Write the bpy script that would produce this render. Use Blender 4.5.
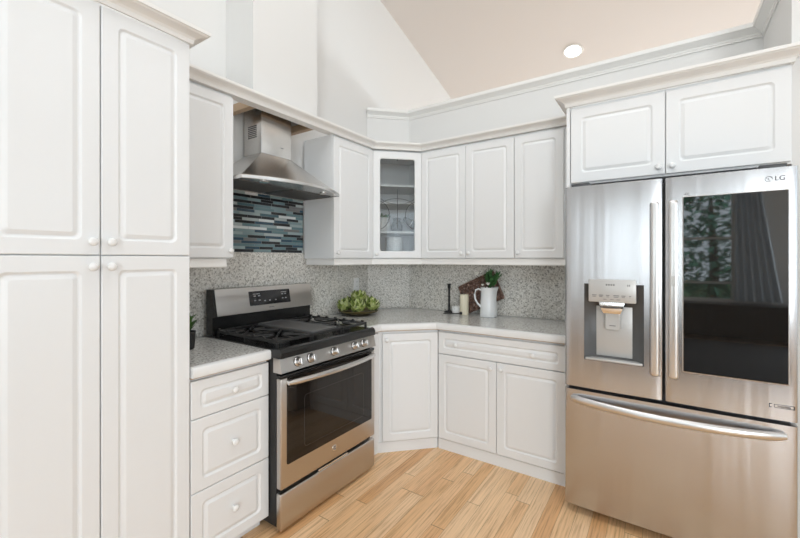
import bpy, bmesh, math, random
from mathutils import Vector, Matrix

for _o in list(bpy.data.objects):
    bpy.data.objects.remove(_o)
SC = bpy.context.scene
COL = SC.collection
PI = math.pi
R2 = math.sqrt(2)

# ------------------------------------------------------------------ camera
cam_d = bpy.data.cameras.new('camera')
cam = bpy.data.objects.new('camera', cam_d)
COL.objects.link(cam)
cam.location = (2.285, -3.118, 1.375)
cam.rotation_euler = (PI / 2, 0, math.radians(34.03))
cam_d.sensor_width = 36
cam_d.lens = 388 / 800 * 36
cam_d.shift_y = -10 / 800
cam_d.clip_start = 0.05
SC.camera = cam

# ------------------------------------------------------------------ world, lights, exposure
SC.view_settings.view_transform = 'Standard'
SC.view_settings.look = 'None'
SC.view_settings.gamma = 1
SC.view_settings.use_curve_mapping = False
SC.view_settings.exposure = 0.07
W = bpy.data.worlds.new('sky')
SC.world = W
W.use_nodes = True
bg = W.node_tree.nodes['Background']
bg.inputs[0].default_value = (0.80, 0.90, 1.0, 1)
bg.inputs[1].default_value = 2.2


def area(name, loc, aim, sx, sy, power, col=(1, 1, 1)):
    d = bpy.data.lights.new(name, 'AREA')
    d.shape = 'RECTANGLE'
    d.size, d.size_y = sx, sy
    d.energy = power
    d.color = col
    o = bpy.data.objects.new(name, d)
    COL.objects.link(o)
    o.location = loc
    v = Vector(aim) - Vector(loc)
    o.rotation_euler = v.to_track_quat('-Z', 'Y').to_euler()
    return o


DAY = (0.85, 0.94, 1.0)
LIGHTS = [
    ('fill_rear_right', (4.9, -7.35, 1.6), (2.0, 0, 1.4), 1.8, 2.0, 172, (0.87, 0.945, 1.0)),  # added fill lamp; the rear wall has no window here
    ('daylight_rear', (1.70, -7.35, 1.5), (1.70, 0, 1.45), 0.42, 1.9, 16, DAY),
    ('fill_overhead', (1.9, -1.9, 4.25), (1.9, -1.9, 0), 1.6, 1.6, 28, (0.95, 0.98, 1.0)),  # added overhead fill; the ceiling has no opening
    ('fill_side', (4.4, -1.5, 3.3), (0, -1.3, 1.4), 1.5, 1.5, 5, DAY),  # unseen fill added to brighten the left wall cabinets
    ('fill_far_room', (3.0, 4.3, 1.4), (2.0, 1.0, 3.6), 3.0, 1.2, 178, (0.88, 0.95, 1.0)),  # added uplight that brightens the sloped ceiling, no window behind it
    ('fill_mid', (2.2, -4.9, 3.5), (1.5, 0, 1.2), 2.4, 1.0, 19, DAY),  # added fill above and behind the camera, aimed into the kitchen
    ('daylight_side', (5.85, -2.9, 1.6), (0, -2.6, 1.4), 3.4, 2.0, 9, DAY),
]
for _l in LIGHTS:
    area(*_l)


# ------------------------------------------------------------------ material helpers
def mat(name, col=(0.8, 0.8, 0.8), rough=0.5, metal=0.0, spec=0.5, aniso=0.0, coat=0.0):
    m = bpy.data.materials.new(name)
    m.use_nodes = True
    b = m.node_tree.nodes['Principled BSDF']
    b.inputs['Base Color'].default_value = (*col, 1)
    b.inputs['Roughness'].default_value = rough
    b.inputs['Metallic'].default_value = metal
    b.inputs['Specular IOR Level'].default_value = spec
    b.inputs['Anisotropic'].default_value = aniso
    b.inputs['Coat Weight'].default_value = coat
    return m


class NT:
    def __init__(s, m):
        s.t = m.node_tree
        s.b = s.t.nodes['Principled BSDF']

    def n(s, typ, **kw):
        x = s.t.nodes.new(typ)
        for k, v in kw.items():
            setattr(x, k, v)
        return x

    def l(s, a, b):
        s.t.links.new(a, b)

    def math(s, op, a, b=None):
        x = s.n('ShaderNodeMath', operation=op)
        for i, v in enumerate((a, b)):
            if v is None:
                continue
            if isinstance(v, (int, float)):
                x.inputs[i].default_value = v
            else:
                s.l(v, x.inputs[i])
        return x.outputs[0]

    def ramp(s, fac, stops, interp='LINEAR'):
        r = s.n('ShaderNodeValToRGB')
        cr = r.color_ramp
        cr.interpolation = interp
        while len(cr.elements) < len(stops):
            cr.elements.new(0.5)
        for e, (p, c) in zip(cr.elements, stops):
            e.position = p
            e.color = (*c, 1) if len(c) == 3 else c
        s.l(fac, r.inputs[0])
        return r.outputs[0]

    def obj(s):
        return s.n('ShaderNodeTexCoord').outputs['Object']

    def noise(s, vec, scale, detail=2, rough=0.5):
        x = s.n('ShaderNodeTexNoise')
        x.inputs['Scale'].default_value = scale
        x.inputs['Detail'].default_value = detail
        x.inputs['Roughness'].default_value = rough
        if vec is not None:
            s.l(vec, x.inputs['Vector'])
        return x.outputs['Fac']

    def comb(s, x, y, z=0.0):
        c = s.n('ShaderNodeCombineXYZ')
        for i, v in enumerate((x, y, z)):
            if isinstance(v, (int, float)):
                c.inputs[i].default_value = v
            else:
                s.l(v, c.inputs[i])
        return c.outputs[0]

    def mix(s, fac, a, b, blend='MIX'):
        x = s.n('ShaderNodeMix', data_type='RGBA', blend_type=blend)
        for sock, v in ((x.inputs[0], fac), (x.inputs[6], a), (x.inputs[7], b)):
            if isinstance(v, (int, float)):
                sock.default_value = v
            elif isinstance(v, tuple):
                sock.default_value = (*v, 1)
            else:
                s.l(v, sock)
        return x.outputs[2]

    def bump(s, h, strength=0.2, dist=0.01):
        x = s.n('ShaderNodeBump')
        x.inputs['Strength'].default_value = strength
        x.inputs['Distance'].default_value = dist
        s.l(h, x.inputs['Height'])
        s.l(x.outputs[0], s.b.inputs['Normal'])


M = {}
M['cab'] = mat('white_cabinet_paint', (0.825, 0.832, 0.832), 0.34)
M['knob'] = mat('white_knob', (0.85, 0.85, 0.84), 0.2)
M['wall'] = mat('white_wall_paint', (0.765, 0.755, 0.735), 0.7, spec=0.2)
M['trim'] = mat('white_trim_paint', (0.86, 0.845, 0.815), 0.4)
M['ceil'] = mat('ceiling_paint', (0.76, 0.715, 0.68), 0.8, spec=0.2)
M['edge'] = mat('white_counter_edge', (0.84, 0.84, 0.83), 0.22)
M['tan'] = mat('raw_wood', (0.50, 0.36, 0.24), 0.6)
M['black'] = mat('black_enamel', (0.012, 0.012, 0.012), 0.22)
M['iron'] = mat('cast_iron', (0.018, 0.018, 0.018), 0.42)
M['blackmat'] = mat('black_matte', (0.015, 0.015, 0.015), 0.6)
M['griddle'] = mat('griddle_grey', (0.09, 0.09, 0.09), 0.35)
M['chrome'] = mat('chrome', (0.80, 0.79, 0.77), 0.12, 1)
M['silver'] = mat('silver_plastic', (0.55, 0.545, 0.53), 0.35, 0.3)
M['darkgrey'] = mat('dark_grey_plastic', (0.06, 0.06, 0.062), 0.4)
M['midgrey'] = mat('grey_recess', (0.085, 0.085, 0.085), 0.35)
M['mark'] = mat('pale_marking', (0.26, 0.26, 0.26), 0.5)
M['darkmark'] = mat('grey_marking', (0.20, 0.20, 0.20), 0.5)
M['glassblack'] = mat('black_glass', (0.012, 0.011, 0.010), 0.03, spec=0.95)
M['glassblack'].node_tree.nodes['Principled BSDF'].inputs['IOR'].default_value = 1.7
M['ovenglass'] = mat('oven_glass', (0.014, 0.011, 0.009), 0.04, spec=0.45)
M['display'] = mat('display_black', (0.012, 0.012, 0.014), 0.15)
M['ceramic'] = mat('white_ceramic', (0.82, 0.84, 0.84), 0.15)
M['cream'] = mat('cream_wax', (0.78, 0.72, 0.56), 0.45)
M['bronze'] = mat('olive_bronze', (0.16, 0.13, 0.045), 0.28, 0.6)
M['plate'] = mat('outlet_plastic', (0.85, 0.85, 0.84), 0.3)
M['greyjar'] = mat('grey_ceramic', (0.22, 0.23, 0.23), 0.3)
M['dgrn'] = mat('dark_leaf', (0.07, 0.19, 0.06), 0.45)
M['lgrn'] = mat('fresh_leaf', (0.09, 0.20, 0.04), 0.45)
M['treeleaf'] = mat('tree_leaf', (0.26, 0.52, 0.34), 0.5)
M['treeleaf_dark'] = mat('dark_tree_leaf', (0.18, 0.42, 0.29), 0.5)
M['bark'] = mat('bark', (0.10, 0.07, 0.045), 0.8)
M['petal'] = mat('white_petal', (0.85, 0.84, 0.78), 0.5)
M['lead'] = mat('lead_came', (0.10, 0.10, 0.10), 0.4, 0.6)
M['drape'] = mat('grey_blue_drape', (0.60, 0.68, 0.75), 0.8)
M['console'] = mat('dark_console_wood', (0.03, 0.026, 0.024), 0.35)

# stainless, brushed sideways
def steel(name, col, rough, aniso):
    m = mat(name, col, rough, 1.0, aniso=aniso)
    t = NT(m)
    tg = t.n('ShaderNodeTangent', direction_type='RADIAL', axis='Z')
    t.l(tg.outputs[0], t.b.inputs['Tangent'])
    return m

M['steel'] = steel('brushed_stainless', (0.54, 0.53, 0.52), 0.27, 0.75)
M['steelhood'] = steel('hood_stainless', (0.70, 0.685, 0.665), 0.27, 0.5)
M['steelfridge'] = steel('fridge_stainless', (0.54, 0.54, 0.55), 0.26, 0.75)
_t = NT(M['steelfridge'])
_sp = _t.n('ShaderNodeSeparateXYZ')
_t.l(_t.obj(), _sp.inputs[0])
_t.bump(_t.noise(_t.comb(_t.math('MULTIPLY', _sp.outputs[0], 9.0), 0.0, _t.math('MULTIPLY', _sp.outputs[2], 0.35)), 1.0, 2), 0.5, 0.012)
M['steelrange'] = steel('range_stainless', (0.57, 0.54, 0.51), 0.30, 0.6)
M['steelbar'] = mat('polished_bar', (0.70, 0.69, 0.68), 0.3, 1)

# granite
def granite(name, tint, rough):
    m = mat(name, (0.4, 0.4, 0.4), rough)
    t = NT(m)
    v = t.obj()
    a = t.noise(v, 95, 3, 0.6)
    c = t.ramp(a, [(0.30, (0.05, 0.048, 0.045)), (0.36, (0.24, 0.23, 0.215)), (0.42, (0.52, 0.505, 0.465)),
                   (0.53, (0.74, 0.725, 0.69)), (0.66, (0.90, 0.89, 0.86))])
    big = t.noise(v, 6, 2)
    c2 = t.mix(t.math('MULTIPLY', big, 0.35), c, tint)
    t.l(c2, t.b.inputs['Base Color'])
    return m

M['granite'] = granite('speckled_granite_slab', (0.30, 0.305, 0.305), 0.12)
M['splash'] = granite('speckled_granite_splash', (0.74, 0.66, 0.53), 0.3)

# mosaic of glass strips: object x along the wall, z up
def mosaic():
    m = mat('glass_strip_mosaic', rough=0.15)
    t = NT(m)
    sp = t.n('ShaderNodeSeparateXYZ')
    t.l(t.obj(), sp.inputs[0])
    rh = 0.0190
    rz = t.math('DIVIDE', sp.outputs[2], rh)
    row = t.math('FLOOR', rz)
    wn = t.n('ShaderNodeTexWhiteNoise', noise_dimensions='1D')
    t.l(row, wn.inputs['W'])
    ln = t.math('ADD', t.math('MULTIPLY', wn.outputs['Value'], 0.07), 0.10)
    ux = t.math('DIVIDE', t.math('ADD', sp.outputs[1], t.math('MULTIPLY', wn.outputs['Value'], 3.7)), ln)
    cell = t.math('FLOOR', ux)
    w2 = t.n('ShaderNodeTexWhiteNoise', noise_dimensions='2D')
    t.l(t.comb(row, cell), w2.inputs['Vector'])
    c = t.ramp(w2.outputs['Value'], [
        (0.0, (0.010, 0.014, 0.018)), (0.17, (0.22, 0.31, 0.32)), (0.32, (0.035, 0.075, 0.11)), (0.40, (0.32, 0.41, 0.42)),
        (0.54, (0.13, 0.22, 0.24)), (0.66, (0.42, 0.48, 0.48)), (0.78, (0.06, 0.13, 0.15)), (0.85, (0.68, 0.72, 0.72)),
        (0.93, (0.19, 0.19, 0.19))], 'CONSTANT')
    fz = t.math('FRACT', rz)
    fx = t.math('FRACT', ux)
    gz = t.math('LESS_THAN', fz, 0.09)
    gx = t.math('LESS_THAN', fx, 0.015)
    g = t.math('MAXIMUM', gz, gx)
    c = t.mix(g, c, (0.25, 0.27, 0.27))
    t.l(c, t.b.inputs['Base Color'])
    t.l(t.math('ADD', t.math('MULTIPLY', g, 0.5), 0.14), t.b.inputs['Roughness'])
    return m

M['mosaic'] = mosaic()

# oak strip floor: boards run along world y
def floor_mat():
    m = mat('oak_strip_floor', rough=0.28)
    t = NT(m)
    sp = t.n('ShaderNodeSeparateXYZ')
    v = t.obj()
    t.l(v, sp.inputs[0])
    pw = 0.076
    rx = t.math('DIVIDE', sp.outputs[0], pw)
    row = t.math('FLOOR', rx)
    wn = t.n('ShaderNodeTexWhiteNoise', noise_dimensions='1D')
    t.l(row, wn.inputs['W'])
    ly = t.math('DIVIDE', t.math('ADD', sp.outputs[1], t.math('MULTIPLY', wn.outputs['Value'], 9.3)),
                t.math('ADD', t.math('MULTIPLY', wn.outputs['Value'], 0.5), 0.85))
    cell = t.math('FLOOR', ly)
    w2 = t.n('ShaderNodeTexWhiteNoise', noise_dimensions='2D')
    t.l(t.comb(row, cell), w2.inputs['Vector'])
    base = t.ramp(w2.outputs['Value'], [
        (0.0, (0.71, 0.39, 0.175)), (0.25, (0.80, 0.49, 0.25)), (0.5, (0.84, 0.55, 0.305)),
        (0.75, (0.87, 0.61, 0.37)), (1.0, (0.76, 0.44, 0.20))])
    gv = t.comb(t.math('MULTIPLY', sp.outputs[0], 46), t.math('MULTIPLY', sp.outputs[1], 1.5),
                t.math('MULTIPLY', w2.outputs['Value'], 40))
    gr = t.noise(gv, 2.4, 5, 0.62)
    grc = t.ramp(gr, [(0.32, (0.66, 0.58, 0.50)), (0.50, (1, 1, 1)), (0.72, (1.14, 1.14, 1.14))])
    c = t.mix(1.0, base, grc, 'MULTIPLY')
    fx = t.math('FRACT', rx)
    fy = t.math('FRACT', ly)
    g = t.math('MAXIMUM', t.math('LESS_THAN', fx, 0.02), t.math('LESS_THAN', fy, 0.004))
    c = t.mix(t.math('MULTIPLY', g, 0.7), c, (0.20, 0.10, 0.04))
    t.l(c, t.b.inputs['Base Color'])
    return m

M['floor'] = floor_mat()

# artichoke leaf: paler tips by leaf-to-leaf variation
def arti():
    m = mat('artichoke_green', (0.24, 0.33, 0.07), 0.45)
    t = NT(m)
    g = t.n('ShaderNodeNewGeometry')
    c = t.ramp(g.outputs['Random Per Island'], [(0.0, (0.07, 0.11, 0.02)), (0.4, (0.25, 0.33, 0.07)), (0.75, (0.50, 0.56, 0.20)), (1.0, (0.72, 0.75, 0.42))])
    t.l(c, t.b.inputs['Base Color'])
    return m

M['arti'] = arti()

def wicker():
    m = mat('brown_woven_strips', (0.10, 0.05, 0.03), 0.5)
    t = NT(m)
    n = t.noise(t.obj(), 60, 4)
    c = t.ramp(n, [(0.3, (0.05, 0.022, 0.014)), (0.5, (0.12, 0.060, 0.040)), (0.68, (0.34, 0.22, 0.17))])
    t.l(c, t.b.inputs['Base Color'])
    return m

M['wicker'] = wicker()

def embossed():
    m = mat('white_patterned_ceramic', (0.8, 0.8, 0.78), 0.4)
    t = NT(m)
    v = t.n('ShaderNodeTexVoronoi')
    v.inputs['Scale'].default_value = 55
    t.l(t.obj(), v.inputs['Vector'])
    c = t.ramp(v.outputs['Distance'], [(0.15, (0.62, 0.63, 0.62)), (0.45, (0.84, 0.84, 0.82))])
    t.l(c, t.b.inputs['Base Color'])
    t.bump(v.outputs['Distance'], 0.6, 0.004)
    return m

M['emboss'] = embossed()

def pane(name, tint, refl_ior):
    m = bpy.data.materials.new(name)
    m.use_nodes = True
    nt = m.node_tree
    nt.nodes.clear()
    out = nt.nodes.new('ShaderNodeOutputMaterial')
    mx = nt.nodes.new('ShaderNodeMixShader')
    tr = nt.nodes.new('ShaderNodeBsdfTransparent')
    tr.inputs[0].default_value = (*tint, 1)
    gl = nt.nodes.new('ShaderNodeBsdfGlossy')
    gl.inputs['Roughness'].default_value = 0.01
    fr = nt.nodes.new('ShaderNodeFresnel')
    fr.inputs[0].default_value = refl_ior
    nt.links.new(fr.outputs[0], mx.inputs[0])
    nt.links.new(tr.outputs[0], mx.inputs[1])
    nt.links.new(gl.outputs[0], mx.inputs[2])
    nt.links.new(mx.outputs[0], out.inputs[0])
    return m

M['pane'] = pane('clear_pane', (0.95, 0.96, 0.96), 1.5)
M['leadpane'] = pane('cabinet_glass', (0.94, 0.95, 0.95), 1.6)

def emit(name, col, s):
    m = bpy.data.materials.new(name)
    m.use_nodes = True
    b = m.node_tree.nodes['Principled BSDF']
    b.inputs['Emission Color'].default_value = (*col, 1)
    b.inputs['Emission Strength'].default_value = s
    return m

M['lamp'] = emit('lamp_glow', (1, 0.97, 0.92), 6)


# ------------------------------------------------------------------ mesh helpers
class MB:
    def __init__(s):
        s.bm = bmesh.new()

    def face(s, vs):
        try:
            return s.bm.faces.new(vs)
        except ValueError:
            return None

    def box(s, x0, x1, y0, y1, z0, z1, bev=0.0, seg=2):
        p = [(x, y, z) for z in (z0, z1) for y in (y0, y1) for x in (x0, x1)]
        v = [s.bm.verts.new(c) for c in p]
        fs = [s.bm.faces.new([v[i] for i in q]) for q in
              ((0, 2, 3, 1), (4, 5, 7, 6), (0, 1, 5, 4), (2, 6, 7, 3), (0, 4, 6, 2), (1, 3, 7, 5))]
        if bev:
            es = list({e for f in fs for e in f.edges})
            bmesh.ops.bevel(s.bm, geom=es, offset=bev, segments=seg, affect='EDGES', profile=0.5)
        return s

    def prism(s, poly, z0, z1):
        a = sum(poly[i][0] * poly[(i + 1) % len(poly)][1] - poly[(i + 1) % len(poly)][0] * poly[i][1]
                for i in range(len(poly)))
        if a < 0:
            poly = poly[::-1]
        lo = [s.bm.verts.new((x, y, z0)) for x, y in poly]
        hi = [s.bm.verts.new((x, y, z1)) for x, y in poly]
        s.face(lo[::-1])
        s.face(hi)
        n = len(poly)
        for i in range(n):
            s.face([lo[i], lo[(i + 1) % n], hi[(i + 1) % n], hi[i]])
        return s

    def loops(s, rings, cap0=True, cap1=True, closed=True):
        vs = [[s.bm.verts.new(p) for p in r] for r in rings]
        n = len(vs[0])
        for a, b in zip(vs, vs[1:]):
            for i in range(n if closed else n - 1):
                s.face([a[i], a[(i + 1) % n], b[(i + 1) % n], b[i]])
        if cap0:
            s.face(vs[0][::-1])
        if cap1:
            s.face(vs[-1])
        return s

    def lathe(s, prof, c=(0, 0, 0), axis='z', n=24, cap0=True, cap1=True):
        rings = []
        for r, h in prof:
            ring = []
            for i in range(n):
                a = 2 * PI * i / n
                u, w = max(r, 1e-4) * math.cos(a), max(r, 1e-4) * math.sin(a)
                if axis == 'z':
                    p = (c[0] + u, c[1] + w, c[2] + h)
                elif axis == '-y':      # profile height grows towards -y
                    p = (c[0] + u, c[1] - h, c[2] + w)
                else:
                    p = (c[0] + h, c[1] + u, c[2] + w)
                ring.append(p)
            rings.append(ring)
        return s.loops(rings, cap0, cap1)

    def tube(s, pts, r, n=8, flat=1.0, up=(0, 0, 1)):
        pts = [Vector(p) for p in pts]
        rr = r if isinstance(r, (list, tuple)) else [r] * len(pts)
        rings = []
        for i, p in enumerate(pts):
            t = (pts[min(i + 1, len(pts) - 1)] - pts[max(i - 1, 0)]).normalized()
            u = Vector(up)
            if abs(t.dot(u)) > 0.95:
                u = Vector((1, 0, 0))
            a = t.cross(u).normalized()
            b = a.cross(t).normalized()
            rings.append([p + a * math.cos(2 * PI * k / n) * rr[i] * flat + b * math.sin(2 * PI * k / n) * rr[i]
                          for k in range(n)])
        return s.loops(rings)

    def sweep(s, path, prof, caps=True, closed=True):
        """path: plan points, profile (outward offset to the right of travel, z)."""
        P = [Vector((p[0], p[1])) for p in path]
        rings = []
        for i, p in enumerate(P):
            def nrm(a, b):
                d = (b - a).normalized()
                return Vector((d.y, -d.x))
            if i == 0:
                o = nrm(P[0], P[1])
            elif i == len(P) - 1:
                o = nrm(P[-2], P[-1])
            else:
                n1, n2 = nrm(P[i - 1], p), nrm(p, P[i + 1])
                o = (n1 + n2).normalized()
                o = o / o.dot(n1)
            rings.append([(p.x + o.x * q, p.y + o.y * q, z) for q, z in prof])
        return s.loops(rings, caps, caps, closed)

    def panel(s, x0, x1, z0, z1, y, rings, n=5, hole=False):
        """rings: (inset, depth behind y, corner radius). y = front plane."""
        R = []
        for ins, dep, r in rings:
            a0, a1, b0, b1 = x0 + ins, x1 - ins, z0 + ins, z1 - ins
            r = max(r, 0.0006)
            ring = []
            for cx, cz, s0 in ((a1 - r, b0 + r, -PI / 2), (a1 - r, b1 - r, 0), (a0 + r, b1 - r, PI / 2), (a0 + r, b0 + r, PI)):
                for k in range(n + 1):
                    a = s0 + PI / 2 * k / n
                    ring.append((cx + r * math.cos(a), y + dep, cz + r * math.sin(a)))
            R.append(ring)
        if hole:
            R = R + [R[0]]
            vs = [[s.bm.verts.new(p) for p in r] for r in R[:-1]]
            vs.append(vs[0])
            m = len(vs[0])
            for a, b in zip(vs, vs[1:]):
                for i in range(m):
                    s.face([a[i], a[(i + 1) % m], b[(i + 1) % m], b[i]])
            return s
        return s.loops(R)

    def leaf(s, base, direction, side, length, width, curl=0.2, fold=0.15):
        d = Vector(direction).normalized()
        sd = Vector(side)
        sd = (sd - d * sd.dot(d)).normalized()
        nn = d.cross(sd)
        b = Vector(base)
        rows = []
        for k, (t, w) in enumerate(((0, 0.25), (0.3, 0.85), (0.6, 0.9), (0.85, 0.5), (1, 0.04))):
            c = b + d * length * t + nn * (curl * length * t * t)
            rows.append([c - sd * width * w / 2 + nn * fold * width * w, c, c + sd * width * w / 2 + nn * fold * width * w])
        vs = [[s.bm.verts.new(p) for p in r] for r in rows]
        for a, e in zip(vs, vs[1:]):
            for i in range(2):
                s.face([a[i], a[i + 1], e[i + 1], e[i]])
        return s

    def build(s, name, m, parent=None, smooth=32, recalc=True):
        bm = s.bm
        if recalc:
            bmesh.ops.recalc_face_normals(bm, faces=bm.faces)
        for f in bm.faces:
            f.smooth = True
        lim = math.radians(smooth)
        for e in bm.edges:
            if len(e.link_faces) == 2 and e.calc_face_angle(0) > lim:
                e.smooth = False
        me = bpy.data.meshes.new(name)
        o = bpy.data.objects.new(name, me)
        if parent is None and not s.__dict__.get('keep'):
            xs = [v.co.x for v in bm.verts]; ys = [v.co.y for v in bm.verts]; zs = [v.co.z for v in bm.verts]
            c = Vector(((min(xs) + max(xs)) / 2, (min(ys) + max(ys)) / 2, min(zs)))
            bmesh.ops.translate(bm, verts=bm.verts, vec=-c)
            o.location = c
        bm.to_mesh(me)
        bm.free()
        me.materials.append(M[m])
        COL.objects.link(o)
        if parent is not None:
            o.parent = parent
        return o


def tag(o, label, cat, group=None):
    o['label'] = label
    o['category'] = cat
    if group:
        o['group'] = group
    return o


def thing(name, label, cat, loc=(0, 0, 0), rotz=0.0, group=None):
    o = bpy.data.objects.new(name, None)
    COL.objects.link(o)
    o.empty_display_size = 0.1
    o.location = loc
    o.rotation_euler = (0, 0, rotz)
    return tag(o, label, cat, group)


def struct(mb, name, m):
    mb.keep = True
    o = mb.build(name, m, smooth=20)
    o['kind'] = 'structure'
    return o


def text_mesh(name, txt, size, m, parent, mw, depth=0.0006):
    """flat lettering as a mesh; mw places the text plane in the parent's frame"""
    cu = bpy.data.curves.new('lettering', 'FONT')
    cu.body = txt
    cu.size = size
    cu.align_x = 'CENTER'
    cu.align_y = 'CENTER'
    cu.extrude = depth
    t = bpy.data.objects.new('lettering', cu)
    COL.objects.link(t)
    bpy.context.view_layer.update()
    dg = bpy.context.evaluated_depsgraph_get()
    me = bpy.data.meshes.new_from_object(t.evaluated_get(dg))
    bpy.data.objects.remove(t)
    bpy.data.curves.remove(cu)
    me.transform(mw)
    me.materials.clear()
    me.materials.append(M[m])
    o = bpy.data.objects.new(name, me)
    COL.objects.link(o)
    o.parent = parent
    return o


FRONT = Matrix.Rotation(PI / 2, 4, 'X')      # text plane upright facing local -y


def tloc(x, y, z, tilt=0.0):
    return Matrix.Translation((x, y, z)) @ Matrix.Rotation(tilt, 4, 'X') @ FRONT


# ------------------------------------------------------------------ room shell
def ceil_z(y):
    return 3.885 - 0.28 * y if y > -3.0 else 4.725 + 0.28 * (y + 3.0)

YF, YR, XS = 4.5, -7.5, 6.0
b = MB(); b.box(-0.15, XS + 0.15, YR - 0.15, YF + 0.15, -0.1, 0)
struct(b, 'floor', 'floor')
# left wall with the duct chase in front of it
b = MB()
pf = [(YR, 0), (YF, 0), (YF, ceil_z(YF)), (-3, ceil_z(-3)), (YR, ceil_z(YR))]
b.loops([[(-0.15, y, z) for y, z in pf], [(0, y, z) for y, z in pf]])
struct(b, 'wall_left', 'wall')
b = MB()
for y0, y1, x0, x1 in ((-1.70, -1.68, 0.0, 0.277), (-1.206, -1.186, 0.0, 0.277), (-1.68, -1.206, 0.257, 0.277)):
    c0, c1 = ceil_z(y0), ceil_z(y1)
    b.loops([[(x0, y0, 2.336), (x1, y0, 2.336), (x1, y0, c0), (x0, y0, c0)],
             [(x0, y1, 2.336), (x1, y1, 2.336), (x1, y1, c1), (x0, y1, c1)]])
struct(b, 'wall_chase', 'wall')
b = MB(); b.prism([(0, 0), (0, -0.285), (0.285, 0)], 0, 2.765)
struct(b, 'wall_corner', 'wall')
b = MB(); b.box(0, 2.785, 0, 0.13, 0, 2.765)
struct(b, 'wall_back', 'wall')
b = MB(); b.box(2.785, XS, -0.60, 0.13, 0, 2.765)
struct(b, 'wall_right', 'wall')
b = MB(); b.box(-0.15, XS + 0.15, YF, YF + 0.15, 0, ceil_z(YF))
struct(b, 'wall_far', 'wall')
# side wall, with a wide window
b = MB()
zs0, zs1, ws0, ws1 = 0.6, 2.6, -4.7, -1.1
b.loops([[(x, y, z) for y, z in ((YR, 0), (ws0, 0), (ws0, ceil_z(ws0)), (YR, ceil_z(YR)))] for x in (XS, XS + 0.15)])
b.loops([[(x, y, z) for y, z in ((ws1, 0), (YF, 0), (YF, ceil_z(YF)), (ws1, ceil_z(ws1)))] for x in (XS, XS + 0.15)])
b.box(XS, XS + 0.15, ws0, ws1, 0, zs0)
b.loops([[(x, y, z) for y, z in ((ws0, zs1), (ws1, zs1), (ws1, ceil_z(ws1)), (-3, ceil_z(-3)), (ws0, ceil_z(ws0)))] for x in (XS, XS + 0.15)])
struct(b, 'wall_side', 'wall')
# rear wall with two windows
b = MB()
HR = ceil_z(YR)
for x0, x1, z0, z1 in ((-0.15, 1.45, 0, HR), (1.45, 1.95, 0, 0.45), (1.45, 1.95, 2.55, HR), (1.95, 2.55, 0, HR),
                       (2.55, 3.35, 0, 0.62), (2.55, 3.35, 2.62, HR), (3.35, XS + 0.15, 0, HR)):
    b.box(x0, x1, YR - 0.15, YR, z0, z1)
struct(b, 'wall_rear', 'wall')

def window(n, x0, x1, z0, z1, y, bars):
    f = MB()
    t = 0.05
    for a in ((x0, x0 + t, z0, z1), (x1 - t, x1, z0, z1), (x0 + t, x1 - t, z0, z0 + t), (x0 + t, x1 - t, z1 - t, z1)):
        f.box(a[0], a[1], y - 0.10, y - 0.03, a[2], a[3])
    for bz in bars:
        f.box(x0 + t, x1 - t, y - 0.08, y - 0.05, bz - 0.02, bz + 0.02)
    o = struct(f, 'window_%d' % n, 'trim')
    g = MB()
    g.box(x0 + t, x1 - t, y - 0.068, y - 0.062, z0 + t, z1 - t)
    g.keep = True
    g.build('pane', 'pane', o)
    return o

window(1, 2.55, 3.35, 0.62, 2.62, YR, (0.95, 1.75))
window(2, 1.45, 1.95, 0.45, 2.55, YR, (1.5,))
# side window (frame + pane)
f = MB()
for a in ((ws0, ws0 + 0.05, zs0, zs1), (ws1 - 0.05, ws1, zs0, zs1), (ws0 + 0.05, ws1 - 0.05, zs0, zs0 + 0.05),
          (ws0 + 0.05, ws1 - 0.05, zs1 - 0.05, zs1), (-2.93, -2.87, zs0 + 0.05, zs1 - 0.05)):
    f.box(XS + 0.03, XS + 0.10, a[0], a[1], a[2], a[3])
w3 = struct(f, 'window_3', 'trim')
g = MB(); g.box(XS + 0.062, XS + 0.068, ws0 + 0.05, ws1 - 0.05, zs0 + 0.05, zs1 - 0.05); g.keep = True
g.build('pane', 'pane', w3)
# ceiling: two slopes of a vault
b = MB()
cy = [YR - 0.15, -3.0, YF + 0.15]
cz = [ceil_z(YR) - 0.28 * 0.15, ceil_z(-3), ceil_z(YF) - 0.28 * 0.15]
b.loops([[(x, y, z) for y, z in zip(cy, cz)] + [(x, y, z + 0.12) for y, z in zip(cy[::-1], cz[::-1])] for x in (-0.15, XS + 0.15)])
struct(b, 'ceiling', 'ceil')
# crown moulding along the top of the partial-height walls
crown = [(0.0, 2.698), (0.008, 2.698), (0.008, 2.708), (0.012, 2.710), (0.013, 2.722), (0.018, 2.725), (0.030, 2.735), (0.044, 2.742),
         (0.048, 2.747), (0.054, 2.747), (0.056, 2.772), (0.0, 2.772)]
b = MB(); b.sweep([(0.0, -0.285), (0.285, 0.0), (2.785, 0.0), (2.785, -0.60), (XS, -0.60)], crown)
struct(b, 'trim_1', 'trim')

# ------------------------------------------------------------------ cabinet kit
DOOR = 0.02
def rings_raised(inset=0.05):
    i = inset
    return [(0, 0.02, 0.001), (0, 0.004, 0.001), (0.0012, 0.0012, 0.002), (0.004, 0, 0.004),
            (i, 0, 0.020), (i + 0.003, 0.0022, 0.020), (i + 0.007, 0.0062, 0.020), (i + 0.011, 0.0066, 0.019), (i + 0.0235, 0.0008, 0.009),
            (i + 0.026, 0, 0.008)]


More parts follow.
